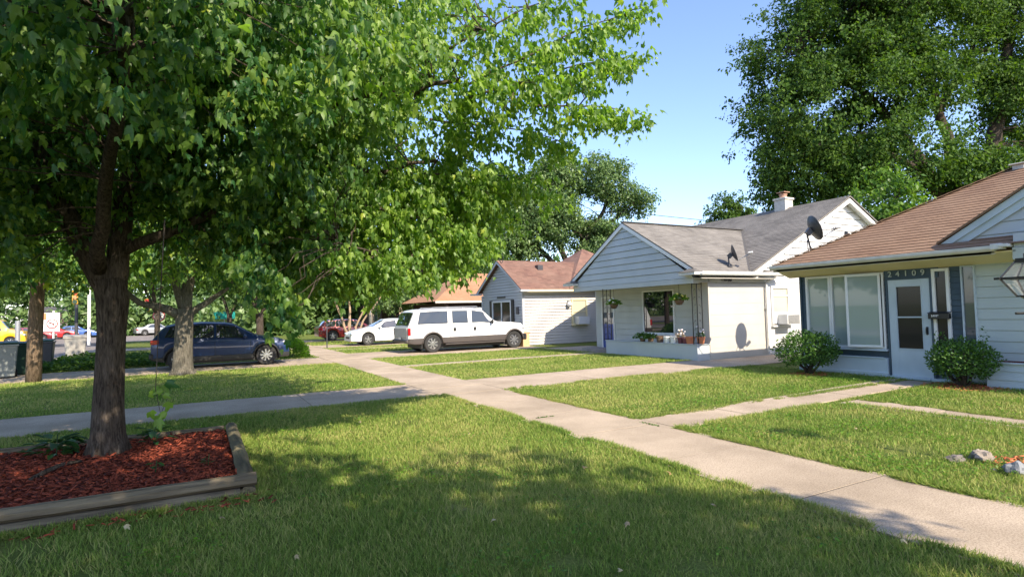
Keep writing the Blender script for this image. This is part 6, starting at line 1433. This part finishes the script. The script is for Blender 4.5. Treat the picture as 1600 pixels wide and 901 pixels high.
P, T, Nn, S = [np.concatenate(a) for a in zip(*cv)]
kind(tag(leafmesh('clover', P, T, Nn, S, OVAL, OVAL_T, M['bright']), 'patches of small broad leaved clover mixed into the lawn grass', 'clover'), 'stuff')
# weeds in the sidewalk cracks
P, T, Nn, S = [], [], [], []
for (cx, cy, lx, ly) in ((4.55, 7.4, .16, .010), (5.45, 6.1, .03, .3)):
    for i in range(60): P.append((cx+random.uniform(-lx, lx), cy+random.uniform(-ly, ly)*.6, .012)); T.append((random.gauss(0,.8), random.gauss(0,.8), .5)); Nn.append((random.gauss(0,1), random.gauss(0,1), .6)); S.append(random.uniform(.015, .035))
kind(tag(leafmesh('crack_weeds', P, T, Nn, S, OVAL, OVAL_T, M['shrubleaf']), 'weeds growing in the cracks of the sidewalk', 'weeds'), 'stuff')

# ================================================================== STREET FURNITURE
up = thing('utility_pole', 'weathered wooden utility pole at the left beside the trash bins', 'utility pole', (-4.0, 20.4, 0))
b = MB(); b.tube([(-4.03, 20.4, -.1), (-4.0, 20.4, 1.2), (-3.9, 20.4, 4.5), (-3.75, 20.4, 9.5)], [.185, .175, .155, .13], 18); b.build('pole', M['polewood'], up, smooth=True)
b = MB(); b.beam((-5.0, 20.4, 8.8), (-2.6, 20.4, 8.8), .1, .12); b.build('crossarm', M['polewood'], up)
b = MB()
for xx in (-4.8, -4.3, -3.2, -2.8): b.lathe([(.02, 8.86), (.04, 8.9), (.03, 8.94), (.04, 8.98), (0, 9.0)], (xx, 20.4, 0), n=10)
b.build('insulators', M['graymetal'], up)

def bin_(label, x, y, body, lid, h=1.05, w=.56, rz=0, wheels=True, group='wheeled trash bins by the kerb'):
    t = thing('trash_bin', label, 'trash bin', (x, y, 0), group, world=False, rotz=rz)
    b = MB(); k0 = .78
    lo = [(-w/2*k0, -w/2*k0), (w/2*k0, -w/2*k0), (w/2*k0, w/2*k0), (-w/2*k0, w/2*k0)]; v0 = [(a, c_, .05) for a, c_ in lo]; v1 = [(a/k0, c_/k0, h*.88) for a, c_ in lo]
    i0 = len(b.v); b.v += v0+v1; b.f += [(0,3,2,1), (4,5,6,7)]+[(i, (i+1) % 4, (i+1) % 4+4, i+4) for i in range(4)]; b.build('body', M[body], t, bevel=.03)
    b = MB(); b.box(-w/2*1.06, w/2*1.06, -w/2*1.06, w/2*1.06, h*.84, h*.89); b.build('rim', M[body], t, bevel=.012)
    b = MB(); b.prism([(-w/2*1.05, -w/2*1.05, h*.893), (w/2*1.05, -w/2*1.05, h*.893), (w/2*1.05, w/2*1.1, h*.93), (-w/2*1.05, w/2*1.1, h*.93)], (0,0,.05)); b.build('lid', M[lid], t, bevel=.02)
    if wheels:
        for sx in (-1, 1):
            b = MB(); b.lathe([(0, -.03), (.12, -.03), (.13, 0), (.12, .03), (0, .03)], (sx*w*.46, w*.36, .13), 'x', 18); b.build('wheel', M['tyre'], t, smooth=True, sharp=40)
        b = MB(); b.tube([(-w*.35, w*.58, h*.86), (w*.35, w*.58, h*.86)], .015, 6); b.build('handle', M[body], t)
    t.location.z = .0; return t
bin_('large gray bin with a dark green lid at the left edge', -5.18, 22.6, 'binG', 'bingreen', 1.15, .66, .25)
bin_('dark green bin standing between the gray bin and the utility pole', -4.80, 23.5, 'bingreen', 'bingreen', 1.1, .58, -.1)
bin_('dark bin half hidden to the right of the utility pole', -4.88, 26.2, 'darkmetal', 'bingreen', 1.1, .58, .05)
bin_('tan gray open topped bin by the street between the pole and the maple', -4.62, 30.4, 'bintan', 'bintan', 1.15, .78, .15)
bin_('small teal bin behind the large gray bin', -7.2, 33.5, 'binteal', 'binteal', 1.1, .6, .1, group=None) if False else None
t = bin_('teal recycling bin across the street behind the large gray bin', -14.6, 52.0, 'binteal', 'binteal', 1.3, .9, .1)
t.location.z = -.02
def post_sign(name, label, x, y, h, m='graymetal', r=.04, cat='sign post', lean=0):
    t = thing(name, label, cat, (x, y, -.1)); b = MB(); b.tube([(x, y, -.12), (x+lean, y, h)], r, 8); b.build('post', M[m], t); return t
def no_turn(t, c, r):
    c = Vector(c); b = MB(); b.lathe([(0, 0), (r, 0), (r, .02), (0, .02)], c, 'y', 24); f = b.build('sign_face', M['signwhite'], t)
    b = MB(); b.lathe([(r*.80, -.008), (r*.97, -.008), (r*.97, .0), (r*.80, .0)], c, 'y', 24, closed=True); b.beam(c+Vector((-r*.6, -.006, r*.6)), c+Vector((r*.6, -.006, -r*.6)), .008, r*.13, up=(1,0,1)); b.build('ring', M['signred'], t)
    b = MB(); b.beam(c+Vector((r*.28, -.014, -r*.42)), c+Vector((r*.28, -.014, r*.15)), .005, r*.13, up=(1,0,0)); b.beam(c+Vector((r*.28, -.014, r*.1)), c+Vector((-r*.35, -.014, r*.1)), .005, r*.13, up=(0,0,1))
    b.poly([c+Vector((-r*.30, -.016, r*.32)), c+Vector((-r*.30, -.016, -r*.12)), c+Vector((-r*.62, -.016, r*.10))]); b.build('arrow', M['blackmetal'], t)
t = thing('sign_board', 'white roadside board with an orange panel and a crossed out arrow', 'sign', (-10.4, 55, 0))
b = MB(); b.box(-11.2, -11.1, 55, 55.1, -.1, 2.6); b.box(-9.75, -9.65, 55, 55.1, -.1, 2.6); b.build('post', M['signwhite'], t)
b = MB(); b.box(-11.0, -9.3, 54.9, 54.96, 1.05, 2.45); bo = b.build('board', M['signwhite'], t)
b = MB(); b.box(-10.95, -10.1, 54.87, 54.9, 1.95, 2.42); b.build('panel', M['signorange'], bo); b = MB(); b.ball((-10.5, 54.86, 2.2), .17, .02, .17, n=8); b.build('emblem', M['darkbrick'], bo)
no_turn(t, (-9.75, 54.85, 1.62), .36)
t = post_sign('turn_sign', 'round white crossed out arrow sign on a post left of the second street tree', -2.6, 50, 2.15, r=.035); no_turn(t, (-2.6, 49.93, 1.98), .42)
t = post_sign('street_sign', 'teal street name sign above the roof of the blue crossover', 1.75, 50, 2.2, r=.03)
b = MB(); b.box(1.0, 2.5, 49.95, 49.98, 1.65, 2.2); b.build('name_plate', M['tealsign'], t, bevel=.01)
post_sign('gray_post', 'thin gray post standing behind the teal bin', -11.8, 55, 1.9, r=.16)
def signal(label, x, y, z, arm=None):
    t = thing('traffic_light', label, 'traffic light', (x, y, z), 'traffic lights at the junction')
    b = MB(); b.box(x-.18, x+.18, y, y+.3, z-.52, z+.52); b.build('housing', M['signalyellow'], t, bevel=.04)
    for i, mm in enumerate(('signred', 'signorange', 'bingreen')):
        b = MB(); b.lathe([(0, -.03), (.15, -.03), (.16, .0), (0, 0)], (x, y-.01, z+.34-.34*i), 'y', 16); b.build('lens', M[mm], t)
    b = MB(); b.tube([(x, y+.15, z+.6), (x, y+.15, 7.5)], .02, 5); b.build('hanger', M['blackmetal'], t); return t
signal('yellow traffic light hanging left of the maple trunk', -8.4, 55, 3.6); signal('yellow traffic light hanging right of the maple trunk', -3.75, 56, 2.95)
b = MB(); b.tube([(-30, 55.3, 7.6), (-8, 55.3, 7.35), (-3.7, 56.1, 7.4), (12, 58, 7.9)], .03, 5); tag(b.build('signal_cable', M['wire'], None), 'cable carrying the traffic lights across the junction', 'cable')
post_sign('white_mast', 'white mast at the junction left of the maple trunk', -7.5, 55, 8, 'signwhite', .11, 'mast'); post_sign('gray_mast', 'gray pole at the junction between the board and the white mast', -8.6, 57, 3.2, 'darkmetal', .12, 'pole')
t = post_sign('reflector_post', 'thin dark stake standing at the sidewalk edge before the red crossover', 5.72, 30.2, 1.5, 'darkmetal', .03, 'stake')
fp = thing('flag_pole', 'thin white pole standing between the yard tree and the white sedan', 'pole', (9.25, 35.2, 0)); b = MB(); b.tube([(9.36, 35.2, 0), (9.2, 35.2, 3.9)], .028, 8); b.ball((9.2, 35.2, 3.93), .05, n=5); b.build('pole', M['graymetal'], fp)
b = MB(); b.tube([(24.5, 34.5, 8.95), (26.46, 30.83, 8.33), (30.69, 27.9, 7.55), (36, 23.5, 7.0)], .018, 5); tag(b.build('overhead_wire', M['wire'], None), 'thin overhead wire between the spreading tree and the gray ridge', 'wire')
# far building beyond the junction
fb = thing('far_building', 'low dark building on the far side of the junction', 'building', (-16, 98, 0)); b = MB(); b.box(-19, -13.6, 98, 104, -.1, 3.2); b.build('wall', M['darkbrick'], fb); b = MB(); b.box(-19.4, -13.3, 97.6, 104, 3.2, 3.9); b.build('roof', M['darkmetal'], fb); b = MB(); b.box(-18, -14.5, 97.9, 98.0, .3, 1.6); b.build('window', M['grayglass'], fb)
tyre = thing('wind_spinner', 'dark ring hanging from the leaves in front of the gray gable', 'hanging ring', (9.0, 17, 3.9))
_c = Vector((8.9, 16.95, 3.42)); b = MB(); pts = [_c+Vector((math.cos(a_)*.07, 0, math.sin(a_)*.16)) for a_ in np.linspace(0, 2*math.pi, 21)]; b.tube(pts, .014, 6); b.build('ring', M['blackmetal'], tyre); b = MB(); b.tube([_c+Vector((0,0,.16)), _c+Vector((0,0,1.2))], .004, 4); b.build('cord', M['blackmetal'], tyre)

for o in bpy.data.objects:
    if 'built' in o.keys(): del o['built']
